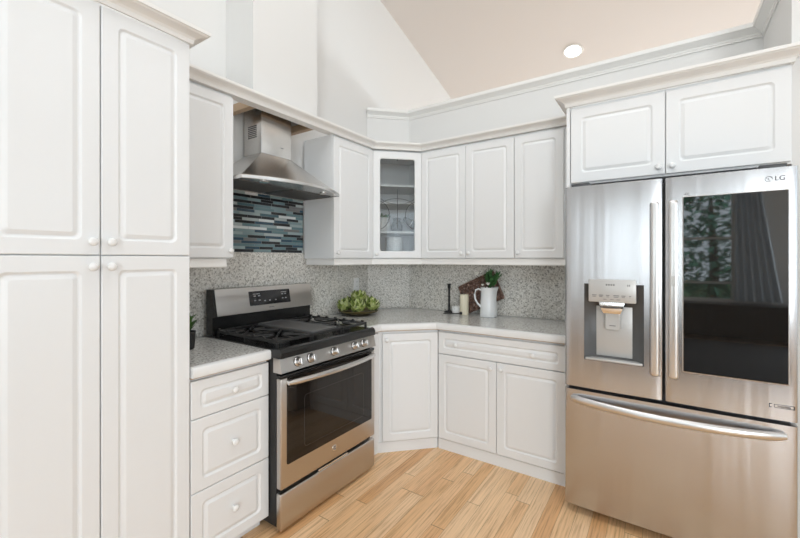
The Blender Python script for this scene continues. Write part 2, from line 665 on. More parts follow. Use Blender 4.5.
def front(parent, name, x0, x1, z0, z1, inset=0.05, knobs=()):
    g = 0.0016
    b = MB()
    b.panel(x0 + g, x1 - g, z0 + g, z1 - g, -DOOR - 0.001, rings_raised(inset))
    o = b.build(name, 'cab', parent, smooth=14)
    for kx, kz in knobs:
        k = MB()
        k.lathe([(0.0075, 0), (0.0065, 0.006), (0.006, 0.010), (0.010, 0.014), (0.0145, 0.018), (0.0155, 0.022), (0.013, 0.026), (0.006, 0.0285)],
                (kx, -DOOR - 0.001, kz), '-y', 18)
        k.build('knob', 'knob', o, smooth=60)
    return o


def carcass(parent, w, d, z0, z1, name='carcass'):
    b = MB()
    b.box(0, w, 0, d, z0, z1)
    return b.build(name, 'cab', parent)


def poly_local(pts, O, ang):
    c, s = math.cos(-ang), math.sin(-ang)
    return [((x - O[0]) * c - (y - O[1]) * s, (x - O[0]) * s + (y - O[1]) * c) for x, y in pts]

LW = PI / 2       # things along the left wall face +x
DG = PI / 4       # things on the corner diagonal
BASE_Z, BASE_T = 0.075, 0.862
UP0, UP1 = 1.378, 2.262

# ---- pantry (tall, four doors)
y_p0, y_p1 = -2.886, -2.254
t = thing('pantry_cabinet', 'tall white pantry cabinet with four raised panel doors, nearest on the left', 'cabinet', (0.61, y_p0, 0), LW)
w = y_p1 - y_p0
carcass(t, w, 0.59, 0.075, 2.28)
b = MB(); b.box(0.0, w, 0.06, 0.5, 0.0, 0.074); b.build('toe_kick', 'cab', t)
h = w / 2
front(t, 'door', 0, h, 1.388, 2.282, 0.052, ((h - 0.028, 1.436),))
front(t, 'door', h, w, 1.388, 2.282, 0.052, ((h + 0.028, 1.436),))
front(t, 'door', 0, h, 0.078, 1.388, 0.052, ((h - 0.028, 1.348),))
front(t, 'door', h, w, 0.078, 1.388, 0.052, ((h + 0.028, 1.348),))
b = MB()
cpro = [(0.0, 2.284), (0.008, 2.284), (0.011, 2.300), (0.018, 2.308), (0.034, 2.316), (0.048, 2.320), (0.052, 2.325), (0.058, 2.325), (0.060, 2.339), (0.0, 2.339)]
pth = [(0, 0.59), (0, -0.02), (w, -0.02), (w, 0.226)]
b.sweep([(p[0], p[1]) for p in pth[1:]], cpro)
b.build('crown', 'trim', t, smooth=20)

# ---- drawer cabinet left of the range
y0, y1 = -2.252, -1.856
w = y1 - y0
t = thing('drawer_cabinet', 'white three drawer base cabinet between the tall pantry and the range', 'cabinet', (0.609, y0, 0), LW)
carcass(t, w, 0.585, BASE_Z, 0.862)
b = MB(); b.box(0, w - 0.004, 0.05, 0.5, 0, BASE_Z - 0.001); b.build('toe_kick', 'cab', t)
front(t, 'drawer', 0, w, 0.686, 0.852, 0.040, ((w / 2, 0.769),))
front(t, 'drawer', 0, w, 0.369, 0.686, 0.048, ((w / 2, 0.528),))
front(t, 'drawer', 0, w, 0.068, 0.369, 0.048, ((w / 2, 0.222),))

# ---- corner base cabinet (diagonal door + filler beside the range)
O = (0.611, -0.926)
L = 0.315 * R2
t = thing('corner_base_cabinet', 'white diagonal corner base cabinet with one door right of the range', 'cabinet', (O[0], O[1], 0), DG)
cp = [(0.025, -1.078), (0.611, -1.078), (0.611, -0.926), (0.926, -0.611), (0.926, -0.025), (0.32, -0.025), (0.025, -0.32)]
b = MB(); b.prism(poly_local(cp, O, DG), BASE_Z, 0.862); b.build('carcass', 'cab', t)
b = MB()
q = 0.006
b.prism(poly_local([(0.05, -1.076), (0.611 + q, -1.076), (0.611 + q, -0.926 - q * 0.4), (0.926, -0.611 - q * 1.4), (0.926, -0.05), (0.35, -0.05), (0.05, -0.35)], O, DG), 0, BASE_Z - 0.001)
b.build('toe_kick', 'cab', t)
b = MB(); b.prism(poly_local([(0.612, -1.078), (0.630, -1.078), (0.630, -0.937), (0.612, -0.93)], O, DG), BASE_Z + 0.004, 0.852)
b.build('filler', 'cab', t)
front(t, 'door', 0.032, L - 0.004, 0.080, 0.846, 0.050, ((0.064, 0.803),))

# ---- double base cabinet on the back wall
x0, x1 = 0.936, 1.809
w = x1 - x0
t = thing('sink_base_cabinet', 'white two door base cabinet with one wide drawer left of the refrigerator', 'cabinet', (x0, -0.61, 0), 0)
t.name = 'base_cabinet'
carcass(t, w, 0.585, BASE_Z, 0.862)
b = MB(); b.box(0, w, -0.010, 0.5, 0, BASE_Z - 0.001); b.build('toe_kick', 'cab', t)
front(t, 'drawer', 0.003, w, 0.692, 0.850, 0.040, ((w * 0.17, 0.770), (w * 0.78, 0.770)))
xm = 1.375 - x0
front(t, 'door', 0.003, xm, 0.080, 0.690, 0.050, ((xm - 0.035, 0.648),))
front(t, 'door', xm, w, 0.080, 0.690, 0.050, ((xm + 0.035, 0.648),))

# ---- wall cabinets
def wall_cab(label, loc, ang, w, doors, d=0.285):
    t = thing('wall_cabinet', label, 'cabinet', loc, ang)
    b = MB(); b.box(0, w, 0, d, UP0, 2.275); b.build('carcass', 'cab', t)
    for a, c, k in doors:
        front(t, 'door', a, c, UP0 + 0.002, 2.260, 0.050, ((k, UP0 + 0.042),))
    return t

wall_cab('white single door wall cabinet between the pantry and the range hood', (0.31, -2.250, 0), LW, 0.390, ((0, 0.390, 0.363),))
wall_cab('white single door wall cabinet right of the range hood', (0.31, -1.074, 0), LW, 0.464, ((0, 0.460, 0.03),))
wall_cab('white two door wall cabinet on the back wall, above the pitcher', (0.609, -0.31, 0), 0, 0.789,
         ((0.008, 0.409, 0.409 - 0.03), (0.409, 0.789, 0.409 + 0.03)))
wall_cab('white single door wall cabinet beside the refrigerator enclosure', (1.399, -0.31, 0), 0, 0.412, ((0, 0.337, 0.03),))

# ---- glass corner wall cabinet, hollow
O = (0.310, -0.608)
L = 0.298 * R2
t = thing('corner_wall_cabinet', 'white diagonal corner wall cabinet with a leaded glass door', 'cabinet', (O[0], O[1], 0), DG)
outer = [(0.025, -0.608), (0.310, -0.608), (0.608, -0.310), (0.608, -0.025), (0.305, -0.025), (0.025, -0.305)]
inner = [(0.041, -0.592), (0.303, -0.592), (0.592, -0.303), (0.592, -0.041), (0.312, -0.041), (0.041, -0.312)]
po, pi_ = poly_local(outer, O, DG), poly_local(inner, O, DG)
b = MB()
for i in range(6):
    j = (i + 1) % 6
    if i == 1:
        continue
    b.prism([po[i], po[j], pi_[j], pi_[i]], UP0, 2.275)
b.prism(pi_, UP0, UP0 + 0.016)
b.prism(pi_, 2.2595, 2.275)
b.build('carcass', 'cab', t)
sh = poly_local([(0.042, -0.590), (0.300, -0.590), (0.590, -0.300), (0.590, -0.042), (0.313, -0.042), (0.042, -0.313)], O, DG)
for z in (1.607, 1.852, 1.995):
    b = MB(); b.prism(sh, z - 0.016, z); b.build('shelf', 'cab', t)
gx0, gx1, gz0, gz1 = 0.008, L - 0.004, UP0 + 0.002, 2.260
b = MB()
i = 0.052
b.panel(gx0 + 0.0016, gx1 - 0.0016, gz0 + 0.0016, gz1 - 0.0016, -DOOR - 0.001,
        [(0, 0.02, 0.001), (0, 0.003, 0.001), (0.003, 0, 0.003), (i, 0, 0.02), (i + 0.006, 0.005, 0.018), (i + 0.006, 0.02, 0.018)], hole=True)
dr = b.build('door', 'cab', t, smooth=14)
px0, px1, pz0, pz1 = gx0 + i + 0.002, gx1 - i - 0.002, gz0 + i + 0.002, gz1 - i - 0.002
b = MB(); b.box(px0, px1, -0.011, -0.008, pz0, pz1); b.build('pane', 'leadpane', dr)
cx = (px0 + px1) / 2
yl = -0.012
def arc(cx_, cz_, rx, rz, a0, a1, n=14):
    return [(cx_ + rx * math.cos(math.radians(a0 + (a1 - a0) * k / n)), yl, cz_ + rz * math.sin(math.radians(a0 + (a1 - a0) * k / n))) for k in range(n + 1)]
hw = (px1 - px0) / 2
for pts, r in (([(cx, yl, 1.955), (cx, yl, 1.63)], 0.0021),
               (arc(px0 - 0.01, 1.735, hw * 0.62, 0.115, -75, 85), 0.0023),
               (arc(px1 + 0.01, 1.735, hw * 0.62, 0.115, 95, 255), 0.0023),
               (arc(cx, 1.80, hw * 0.98, 0.075, 20, 160), 0.0021),
               (arc(cx, 1.895, hw * 0.98, 0.065, 200, 340), 0.0021),
               ([(cx, yl, pz1), (cx, yl, pz1 - 0.02)], 0.0026)):
    b = MB(); b.tube(pts, r, 6); b.build('lead_came', 'lead', dr)
k = MB()
k.lathe([(0.0075, 0), (0.0065, 0.006), (0.006, 0.010), (0.010, 0.014), (0.0145, 0.018), (0.0155, 0.022), (0.013, 0.026), (0.006, 0.0285)],
        (gx0 + 0.026, -DOOR - 0.001, UP0 + 0.04), '-y', 18)
k.build('knob', 'knob', dr, smooth=60)

# things behind the glass
def lathe_thing(name, label, cat, prof, loc, m, n=28):
    b = MB(); b.lathe(prof, loc, 'z', n)
    return tag(b.build(name, m, smooth=45), label, cat)

t = thing('potted_plant', 'dark leafy plant in a white patterned pot behind the cabinet glass', 'plant', (0.276, -0.402, 1.6085), 0)
b = MB(); b.lathe([(0.045, 0), (0.058, 0.03), (0.062, 0.08), (0.058, 0.12), (0.054, 0.125), (0.052, 0.115), (0.05, 0.11)], (0, 0, 0), 'z', 26)
b.build('pot', 'emboss', t, smooth=45)
random.seed(5)
b = MB()
for k in range(34):
    a = random.uniform(0, 2 * PI)
    e = random.uniform(0.05, 0.8)
    rr = random.uniform(0.0, 0.035)
    b.leaf((rr * math.cos(a), rr * math.sin(a), 0.115), (math.cos(a), math.sin(a), e), (-math.sin(a), math.cos(a), 0),
           random.uniform(0.035, 0.06), 0.022, 0.3)
b.build('foliage', 'dgrn', t)
lathe_thing('vase', 'grey round vase beside the white pot behind the cabinet glass', 'vase',
            [(0.04, 0), (0.048, 0.01), (0.052, 0.05), (0.04, 0.085), (0.028, 0.10), (0.036, 0.125), (0.032, 0.125), (0.024, 0.10)], (0.352, -0.305, 1.6085), 'greyjar')
t = thing('pepper_mill', 'grey bottle lying tilted on the shelf behind the cabinet glass', 'bottle', (0.468, -0.240, 1.6085), DG)
t.name = 'bottle'
b = MB()
b.tube([(-0.075, 0, 0.118), (-0.06, 0, 0.112), (-0.02, 0, 0.088), (0.05, 0, 0.046), (0.058, 0, 0.041)], [0.018, 0.022, 0.033, 0.036, 0.030], 18)
b.build('body', 'greyjar', t, smooth=60)
b = MB(); b.tube([(-0.012, 0, 0.0833), (-0.006, 0, 0.0797)], 0.0362, 18); b.build('band', 'ceramic', t, smooth=60)
lathe_thing('canister', 'white embossed canister on the cabinet floor behind the glass', 'canister',
            [(0.072, 0), (0.075, 0.004), (0.075, 0.16), (0.07, 0.165), (0.066, 0.16)], (0.345, -0.335, UP0 + 0.0175), 'emboss')

# ---- crown over the run of wall cabinets, light rail below
run = [(0.330, -2.252), (0.330, -0.616), (0.616, -0.330), (1.811, -0.330)]
b = MB()
b.sweep(run, [(-0.06, 2.2765), (0.005, 2.2765), (0.008, 2.294), (0.013, 2.301), (0.026, 2.309), (0.038, 2.313), (0.041, 2.317), (0.045, 2.317), (0.046, 2.330), (-0.06, 2.330)])
tag(b.build('crown_molding', 'trim', smooth=20), 'white crown molding running over the wall cabinets and across the hood gap', 'molding')
rail = [(-0.018, 1.329), (0.0, 1.329), (0.003, 1.333), (0.003, 1.341), (0.0, 1.346), (0.0, 1.377), (-0.018, 1.377)]
b = MB(); b.sweep([(0.318, -2.252), (0.318, -1.895), (0.03, -1.895)], rail)
tag(b.build('light_rail', 'trim'), 'white light rail under the wall cabinet beside the pantry', 'molding')
b = MB(); b.sweep([(0.03, -1.058), (0.318, -1.058), (0.318, -0.611), (0.611, -0.318), (1.811, -0.318)], rail)
tag(b.build('light_rail', 'trim'), 'white light rail under the long run of wall cabinets right of the hood', 'molding')
# raw wood frame in the hood gap
b = MB()
b.box(0.003, 0.266, -1.700, -1.662, 2.288, 2.335)
b.box(0.003, 0.266, -1.224, -1.186, 2.288, 2.335)
b.box(0.232, 0.266, -1.662, -1.224, 2.302, 2.335)
tag(b.build('hood_frame_board', 'tan'), 'raw wood frame around the hood duct top, behind the crown molding', 'board')

# ------------------------------------------------------------------ refrigerator enclosure
t = thing('refrigerator_cabinet', 'white two door cabinet with crown molding above the refrigerator', 'cabinet', (1.812, -0.618, 0), 0)
w = 2.783 - 1.812
b = MB(); b.box(0.001, w, 0, 0.60, 1.815, 2.275); b.build('carcass', 'cab', t)
b = MB(); b.box(0.0, 0.019, -0.02, 0.60, 0.0, 1.8145); b.box(0.0, 0.019, -0.02, 0.0, 1.8145, 2.275); b.build('side_panel', 'cab', t)
xm = 2.300 - 1.812
front(t, 'door', 0.022, xm, 1.823, 2.262, 0.055, ((xm - 0.03, 1.862),))
front(t, 'door', xm, w - 0.004, 1.823, 2.262, 0.055, ((xm + 0.03, 1.862),))
b = MB()
b.sweep([(0, 0.236), (0, -0.02), (w, -0.02), (w, 0.015)],
        [(-0.004, 2.2765), (0.006, 2.2765), (0.009, 2.296), (0.016, 2.305), (0.032, 2.315), (0.046, 2.321), (0.050, 2.327), (0.056, 2.327), (0.058, 2.342), (-0.004, 2.342)])
b.build('crown', 'trim', t, smooth=20)

# ------------------------------------------------------------------ refrigerator
FW, FY = 0.914, -0.850
t = thing('refrigerator', 'stainless french door refrigerator with water dispenser and black glass window', 'refrigerator', (1.843, FY, 0), 0)
b = MB(); b.box(0.008, FW - 0.008, 0.075, 0.80, 0.03, 1.755, 0.004); b.build('body', 'darkgrey', t)
b = MB(); b.box(0.05, FW - 0.05, 0.10, 0.75, 0.0, 0.03); b.build('base_grille', 'blackmat', t)

def fdoor(x0, x1, z0, z1, holes=None, bulge=0.006, thick=0.07, er=0.012):
    """steel door with softly rounded upright edges and a slight forward bow"""
    b = MB()
    n = 16
    xs = [x0, x0 + er * 0.3, x0 + er] + [x0 + er + (x1 - x0 - 2 * er) * k / n for k in range(1, n)] + [x1 - er, x1 - er * 0.3, x1]
    if holes:
        xs += [holes[0], holes[1]]
    xs = sorted(set(xs))
    def fy(x):
        u = (x - x0) / (x1 - x0)
        y = -bulge * (1 - (2 * u - 1) ** 2)
        d = min(x - x0, x1 - x)
        if d < er:
            y += er - math.sqrt(max(er * er - (er - d) ** 2, 0))
        return y
    zs = [z0, z1] if not holes else [z0, holes[2], holes[3], z1]
    V = [[b.bm.verts.new((x, fy(x), z)) for x in xs] for z in zs]
    B = [[b.bm.verts.new((x, thick, z)) for x in (x0, x1)] for z in (z0, z1)]
    for j in range(len(zs) - 1):
        for i in range(len(xs) - 1):
            xm_ = (xs[i] + xs[i + 1]) / 2
            zm_ = (zs[j] + zs[j + 1]) / 2
            if holes and holes[0] < xm_ < holes[1] and holes[2] < zm_ < holes[3]:
                continue
            b.face([V[j][i], V[j][i + 1], V[j + 1][i + 1], V[j + 1][i]])
    b.face([V[0][i] for i in range(len(xs))][::-1] + [B[0][0], B[0][1]])
    b.face([V[-1][i] for i in range(len(xs))] + [B[1][1], B[1][0]])
    b.face([V[j][0] for j in range(len(zs))] + [B[1][0], B[0][0]])
    b.face([V[j][-1] for j in range(len(zs))] + [B[1][1], B[0][1]])
    b.face([B[0][0], B[0][1], B[1][1], B[1][0]])
    return b, fy

ZD0, ZD1 = 0.690, 1.765
HX0, HX1, HZ0, HZ1 = 0.098, 0.368, 0.842, 1.245
b, fyl = fdoor(0.0, 0.4455, ZD0, ZD1, (HX0, HX1, HZ0, HZ1))
ld = b.build('door', 'steelfridge', t, smooth=40)
ld['label'] = 'left refrigerator door with the water dispenser'
b, fyr = fdoor(0.4525, FW, ZD0, ZD1)
rd = b.build('door', 'steelfridge', t, smooth=40)
rd['label'] = 'right refrigerator door with the black glass window'
b, fyd = fdoor(0.0, FW, 0.048, 0.672, bulge=0.008)
dw = b.build('drawer', 'steelfridge', t, smooth=40)
# dispenser
b = MB()
y0_, y1_ = 0.0, 0.062
P = [(HX0, HZ0), (HX1, HZ0), (HX1, HZ1), (HX0, HZ1)]
Q = [(HX0 + 0.055, HZ0 + 0.02), (HX1 - 0.055, HZ0 + 0.02), (HX1 - 0.055, HZ1 - 0.05), (HX0 + 0.055, HZ1 - 0.05)]
b.loops([[(x, -0.0015, z) for x, z in P], [(x, 0.055, z) for x, z in Q]], cap0=False, cap1=True)
b.build('dispenser_recess', 'midgrey', ld, recalc=False)
b = MB(); b.box(HX0 + 0.052, HX1 - 0.052, 0.05, 0.0545, HZ0 + 0.02, HZ1 - 0.12, 0.001); b.build('recess_back', 'silver', ld)
b = MB(); b.box(HX0 + 0.006, HX1 - 0.006, -0.006, 0.045, HZ0 + 0.001, HZ0 + 0.012, 0.002); b.build('drip_tray', 'silver', ld)
b = MB(); b.box(0.121, 0.336, -0.020, 0.040, 1.152, 1.270, 0.004); b.build('control_panel', 'silver', ld)
mk = []
for x, wd in ((0.138, 0.022), (0.170, 0.020), (0.203, 0.016), (0.236, 0.026), (0.272, 0.018), (0.306, 0.008)):
    mk += [(x, x + wd, 1.186, 1.190), (x + 0.002, x + wd - 0.003, 1.179, 1.182)]
mk += [(x, x + 0.016, 1.166, 1.169) for x in (0.19, 0.222, 0.25)]
mk += [(0.298, 0.302, 1.236, 1.246), (0.306, 0.310, 1.236, 1.246)]
mk += [(0.202 + k * 0.011, 0.209 + k * 0.011, 1.238, 1.247) for k in range(4)]
for a in mk:
    b = MB(); b.box(a[0], a[1], -0.0206, -0.0198, a[2], a[3]); b.build('panel_marking', 'darkmark', ld)
b = MB()
b.loops([[(x, y, 1.1515) for x, y in ((0.172, -0.022), (0.285, -0.022), (0.285, 0.03), (0.172, 0.03))],
         [(x, y, 1.128) for x, y in ((0.176, -0.024), (0.281, -0.024), (0.281, 0.03), (0.176, 0.03))],
         [(x, y, 1.095) for x, y in ((0.190, -0.014), (0.267, -0.014), (0.267, 0.03), (0.190, 0.03))]])
b.build('nozzle', 'chrome', ld)
b = MB(); b.panel(0.194, 0.263, 1.005, 1.098, 0.022, [(0, 0.012, 0.012), (0, 0.002, 0.012), (0.003, 0, 0.010), (0.006, 0.0, 0.008)]); b.build('paddle', 'silver', ld)
b = MB(); b.box(0.214, 0.243, 0.0205, 0.0219, 1.026, 1.030); b.build('paddle_marking', 'darkmark', ld)
# long flat door grips
for par, xa, xb, fn in ((ld, 0.394, 0.432, fyl), (rd, 0.467, 0.507, fyr)):
    b = MB()
    ym = fn((xa + xb) / 2)
    b.panel(xa, xb, 0.803, 1.654, ym - 0.014, [(0.003, 0.016, 0.010), (0, 0.008, 0.012), (0.001, 0.003, 0.012), (0.006, 0.0, 0.010), (0.012, -0.001, 0.006)])
    b.build('handle', 'steelbar', par, smooth=60)
b = MB(); b.panel(0.479, 0.495, 1.245, 1.295, fyr(0.487) - 0.0156, [(0, 0.001, 0.002), (0.001, 0, 0.002)]); b.build('grip_button', 'silver', rd)
# black glass
gx0, gx1, gz0, gz1 = 2.368 - 1.843, 2.725 - 1.843, 0.846, 1.666
b = MB()
yg = min(fyr(gx0 + 0.1), fyr(gx1), fyr((gx0 + gx1) / 2)) - 0.0022
b.panel(gx0, gx1, gz0, gz1, yg, [(0, 0.006, 0.004), (0, 0.001, 0.004), (0.001, 0, 0.003)])
b.build('glass_window', 'glassblack', rd)
b = MB()
b.panel(gx0 - 0.003, gx1 + 0.003, gz0 - 0.003, gz1 + 0.003, yg + 0.0008, [(0, 0.006, 0.005), (0, 0.001, 0.005), (0.0028, 0.0, 0.004), (0.0028, 0.006, 0.004)], hole=True)
b.build('window_trim', 'steelbar', rd)
# maker's mark: ring face + two letters
lx, lz = 2.664 - 1.843, 1.718
ylg = fyr(lx) - 0.0006
b = MB()
b.tube([(lx + 0.0115 * math.cos(a), ylg, lz + 0.0115 * math.sin(a)) for a in [2 * PI * k / 24 - 0.2 for k in range(22)]], 0.0011, 6)
b.tube([(lx - 0.001, ylg, lz + 0.006), (lx - 0.001, ylg, lz - 0.005), (lx + 0.004, ylg, lz - 0.005)], 0.0010, 6)
b.lathe([(0.0016, 0), (0.0016, 0.001)], (lx - 0.006, ylg + 0.0005, lz + 0.004), '-y', 10)
b.build('logo_ring', 'darkmark', rd)
text_mesh('logo_lettering', 'LG', 0.028, 'darkmark', rd, tloc(lx + 0.036, ylg, lz))
text_mesh('badge_lettering', 'A21', 0.012, 'darkmark', rd, tloc(gx0 + 0.014, fyr(gx0) - 0.001, gz1 + 0.014))
bx0 = 2.665 - 1.843
yb = fyr(bx0 + 0.03) - 0.0006
b = MB()
b.panel(bx0 + 0.016, bx0 + 0.080, 0.742, 0.757, yb - 0.0006, [(0, 0.002, 0.002), (0, 0.0002, 0.002), (0.0014, 0.0, 0.001), (0.0014, 0.002, 0.001)], hole=True)
b.box(bx0, bx0 + 0.009, yb - 0.0006, yb + 0.001, 0.741, 0.744)
b.box(bx0, bx0 + 0.003, yb - 0.0006, yb + 0.001, 0.744, 0.755)
b.box(bx0, bx0 + 0.009, yb - 0.0006, yb + 0.001, 0.755, 0.758)
b.build('badge', 'blackmat', rd)
text_mesh('badge_lettering', 'InstaView', 0.0105, 'blackmat', rd, tloc(bx0 + 0.048, yb, 0.7492))
# freezer drawer handle
b = MB()
pts = []
n = 20
for k in range(n + 1):
    u = k / n
    x = 0.036 + 0.838 * u
    pts.append((x, fyd(x) - 0.012 - 0.045 * (1 - (2 * u - 1) ** 2) ** 0.8, 0.6285 - 0.012 * (1 - (2 * u - 1) ** 2)))
b.tube(pts, [0.014] + [0.0205] * (n - 1) + [0.014], 12, flat=0.62)
b.box(0.040, 0.066, -0.013, 0.006, 0.616, 0.640, 0.003)
b.box(FW - 0.070, FW - 0.044, -0.013, 0.006, 0.616, 0.640, 0.003)
b.build('handle', 'steelbar', dw, smooth=60)
# hinge covers
b = MB(); b.box(0.03, 0.12, 0.02, 0.12, 1.7655, 1.785, 0.003); b.build('hinge_cover', 'darkgrey', t)
b = MB(); b.box(FW - 0.12, FW - 0.03, 0.02, 0.12, 1.7655, 1.785, 0.003); b.build('hinge_cover', 'darkgrey', t)

# ------------------------------------------------------------------ worktops and splash
def edge_profile(z0=0.868, z1=0.914, t=0.03):
    return [(-t, z0), (-0.004, z0), (-0.001, z0 + 0.003), (0, z0 + 0.008), (0, z1 - 0.010), (-0.003, z1 - 0.003), (-0.010, z1), (-t, z1)]

t = thing('worktop', 'short granite worktop with white edge between the pantry and the range', 'worktop', (0, 0, 0), 0)
b = MB(); b.prism([(0.022, -2.250), (0.618, -2.250), (0.618, -1.857), (0.022, -1.857)], 0.868, 0.914); b.build('slab', 'granite', t)
b = MB(); b.sweep([(0.648, -2.250), (0.648, -1.857)], edge_profile()); b.build('edge_band', 'edge', t)
b = MB(); b.sweep([(0.634, -2.250), (0.634, -1.858)], [(-0.02, 0.8625), (0, 0.8625), (0, 0.8678), (-0.02, 0.8678)]); b.build('underside_strip', 'tan', t)
t = thing('worktop', 'long granite corner worktop with white edge running from range to refrigerator', 'worktop', (0, 0, 0), 0)
fr_ = [(0.648, -1.082), (0.648, -0.935), (0.935, -0.648), (1.8105, -0.648)]
k = 0.03 * math.tan(PI / 8)
inn = [(0.618, -1.082), (0.618, -0.935 + k), (0.935 - k, -0.618), (1.8105, -0.618)]
b = MB(); b.prism(inn + [(1.8105, -0.022), (0.31, -0.022), (0.022, -0.31), (0.022, -1.082)], 0.868, 0.914); b.build('slab', 'granite', t)
b = MB(); b.sweep(fr_, edge_profile()); b.build('edge_band', 'edge', t)
ins = 0.012
b = MB(); b.sweep([(0.634, -1.082), (0.634, -0.929), (0.929, -0.634), (1.8105, -0.634)], [(-0.02, 0.8625), (0, 0.8625), (0, 0.8678), (-0.02, 0.8678)]); b.build('underside_strip', 'tan', t)

S = 0.013
b = MB(); b.box(0.001, S, -2.252, -0.292, 0.9145, 1.42)
tag(b.build('granite_backsplash', 'splash'), 'speckled granite backsplash panel on the left wall behind the range', 'backsplash')
b = MB(); b.prism([(0.0005, -0.2865), (0.2865, -0.0005), (0.2865 + 0.007, -0.0135), (0.0135, -0.2865 - 0.007)], 0.9145, 1.42)
tag(b.build('granite_backsplash', 'splash'), 'speckled granite backsplash panel across the diagonal corner', 'backsplash')
b = MB(); b.box(0.292, 1.811, -S, -0.001, 0.9145, 1.42)
tag(b.build('granite_backsplash', 'splash'), 'speckled granite backsplash panel on the back wall behind the pitcher', 'backsplash')
b = MB(); b.box(0.0, 0.012, -1.858, -1.076, 1.4205, 1.86)
tag(b.build('mosaic_backsplash', 'mosaic'), 'blue and grey glass strip mosaic panel under the range hood', 'backsplash')

# outlet
t = thing('wall_outlet', 'white wall outlet on the granite above the artichoke bowl', 'outlet', (S, -0.455, 1.148), LW)
b = MB(); b.panel(-0.035, 0.035, -0.057, 0.057, -0.006, [(0, 0.006, 0.004), (0.001, 0.002, 0.004), (0.004, 0, 0.003)]); b.build('cover_plate', 'plate', t)
for z in (-0.02, 0.02):
    b = MB(); b.panel(-0.014, 0.014, z - 0.013, z + 0.013, -0.008, [(0, 0.002, 0.006), (0.001, 0, 0.006)]); s_ = b.build('socket', 'plate', t)
    b = MB()
    for x in (-0.006, 0.006):
        b.box(x - 0.0012, x + 0.0012, -0.0086, -0.0079, z - 0.002, z + 0.006)
    b.build('slot', 'darkgrey', s_)

# ------------------------------------------------------------------ range
t = thing('gas_range', 'stainless gas range with black cooktop and oven window', 'range', (0.712, -1.8545, 0), LW)
RW = 0.757
b = MB(); b.box(0.002, RW - 0.002, 0.030, 0.665, 0.03, 0.876); b.build('body', 'blackmat', t)
b = MB(); b.box(0.03, RW - 0.03, 0.05, 0.60, 0.0, 0.03); b.build('base', 'blackmat', t)
# warming drawer
b = MB()
b.box(0.0, RW, -0.006, 0.0295, 0.018, 0.200, 0.006, 3)
wd = b.build('drawer', 'steelrange', t, smooth=40)
b = MB(); b.box(0.26, 0.50, -0.003, 0.012, 0.2004, 0.211, 0.002); b.build('drawer_pull', 'chrome', wd)
# oven door
b = MB()
b.box(0.0, RW, -0.008, 0.029, 0.222, 0.776, 0.007, 3)
od = b.build('oven_door', 'steelrange', t, smooth=40)
b = MB(); b.panel(0.036, 0.722, 0.338, 0.7765, -0.0105, [(0, 0.004, 0.010), (0, 0.001, 0.010), (0.001, 0, 0.009)]); b.build('door_glass', 'ovenglass', od)
b = MB(); b.panel(0.150, 0.640, 0.385, 0.660, -0.0108, [(0, 0.002, 0.02), (0, 0.0002, 0.02), (0.0016, 0, 0.018), (0.0016, 0.002, 0.018)], hole=True); b.build('window_outline', 'darkgrey', od)
b = MB(); b.box(0.0, RW, -0.006, 0.028, 0.7768, 0.792, 0.003); b.build('vent_trim', 'black', od)
b = MB()
pts = []
for k in range(19):
    u = k / 18
    pts.append((0.030 + 0.697 * u, -0.030 - 0.034 * (1 - (2 * u - 1) ** 2), 0.754))
b.tube(pts, [0.011] + [0.0145] * 17 + [0.011], 10, flat=0.7)
for x in (0.034, RW - 0.062):
    b.box(x, x + 0.028, -0.036, -0.009, 0.744, 0.764, 0.003)
b.build('handle', 'steelbar', od, smooth=60)
# round emblem
b = MB(); b.lathe([(0.0165, 0), (0.0165, 0.0015), (0.0145, 0.002)], (0.379, -0.008, 0.288), '-y', 24); em = b.build('emblem', 'chrome', od)
b = MB(); b.lathe([(0.0125, 0), (0.0125, 0.0006)], (0.379, -0.0099, 0.288), '-y', 24); b.build('emblem_face', 'darkmark', od)
text_mesh('emblem_lettering', 'GE', 0.0145, 'chrome', od, tloc(0.379, -0.0108, 0.288))
# control panel: tilted fascia
b = MB()
CPZ0, CPZ1 = 0.803, 0.876
prof = [(-0.012, CPZ0), (-0.016, CPZ0 + 0.004), (0.002, CPZ1), (0.05, CPZ1), (0.05, CPZ0)]
b.loops([[(x, y, z) for y, z in prof] for x in (-0.001, RW + 0.001)])
b.build('control_panel', 'steelrange', t)
tilt = math.atan2(0.018, CPZ1 - CPZ0 - 0.004)
for kx in (0.108, 0.198, 0.378, 0.556, 0.645):
    zc_ = 0.843
    yc_ = -0.016 + 0.018 * (zc_ - CPZ0 - 0.004) / (CPZ1 - CPZ0 - 0.004)
    b = MB()
    b.lathe([(0.024, 0.0), (0.0245, 0.004), (0.021, 0.006), (0.0195, 0.010), (0.0185, 0.030), (0.016, 0.033)], (0, 0, 0), '-y', 24)
    b.box(-0.0045, 0.0045, -0.037, -0.030, -0.0175, 0.0175, 0.001)
    bmesh.ops.transform(b.bm, matrix=Matrix.Translation((kx, yc_ - 0.0005, zc_)) @ Matrix.Rotation(-tilt, 4, 'X'), verts=b.bm.verts)
    kn = b.build('knob', 'steelbar', t, smooth=45)
    b = MB(); b.lathe([(0.0262, 0), (0.0262, 0.0035), (0.0246, 0.004)], (0, 0, 0), '-y', 24)
    bmesh.ops.transform(b.bm, matrix=Matrix.Translation((kx, yc_ + 0.0005, zc_)) @ Matrix.Rotation(-tilt, 4, 'X'), verts=b.bm.verts)
    b.build('knob_ring', 'blackmat', kn)
# cooktop
b = MB()
prof = [(0.004, 0.8765), (-0.010, 0.8775), (-0.012, 0.905), (-0.004, 0.920), (0.010, 0.926), (0.03, 0.920), (0.60, 0.920), (0.60, 0.8765)]
b.loops([[(x, y, z) for y, z in prof] for x in (-0.0005, RW + 0.0005)])
ct = b.build('cooktop', 'black', t)
for x in (-0.0005, RW - 0.0135):
    pass
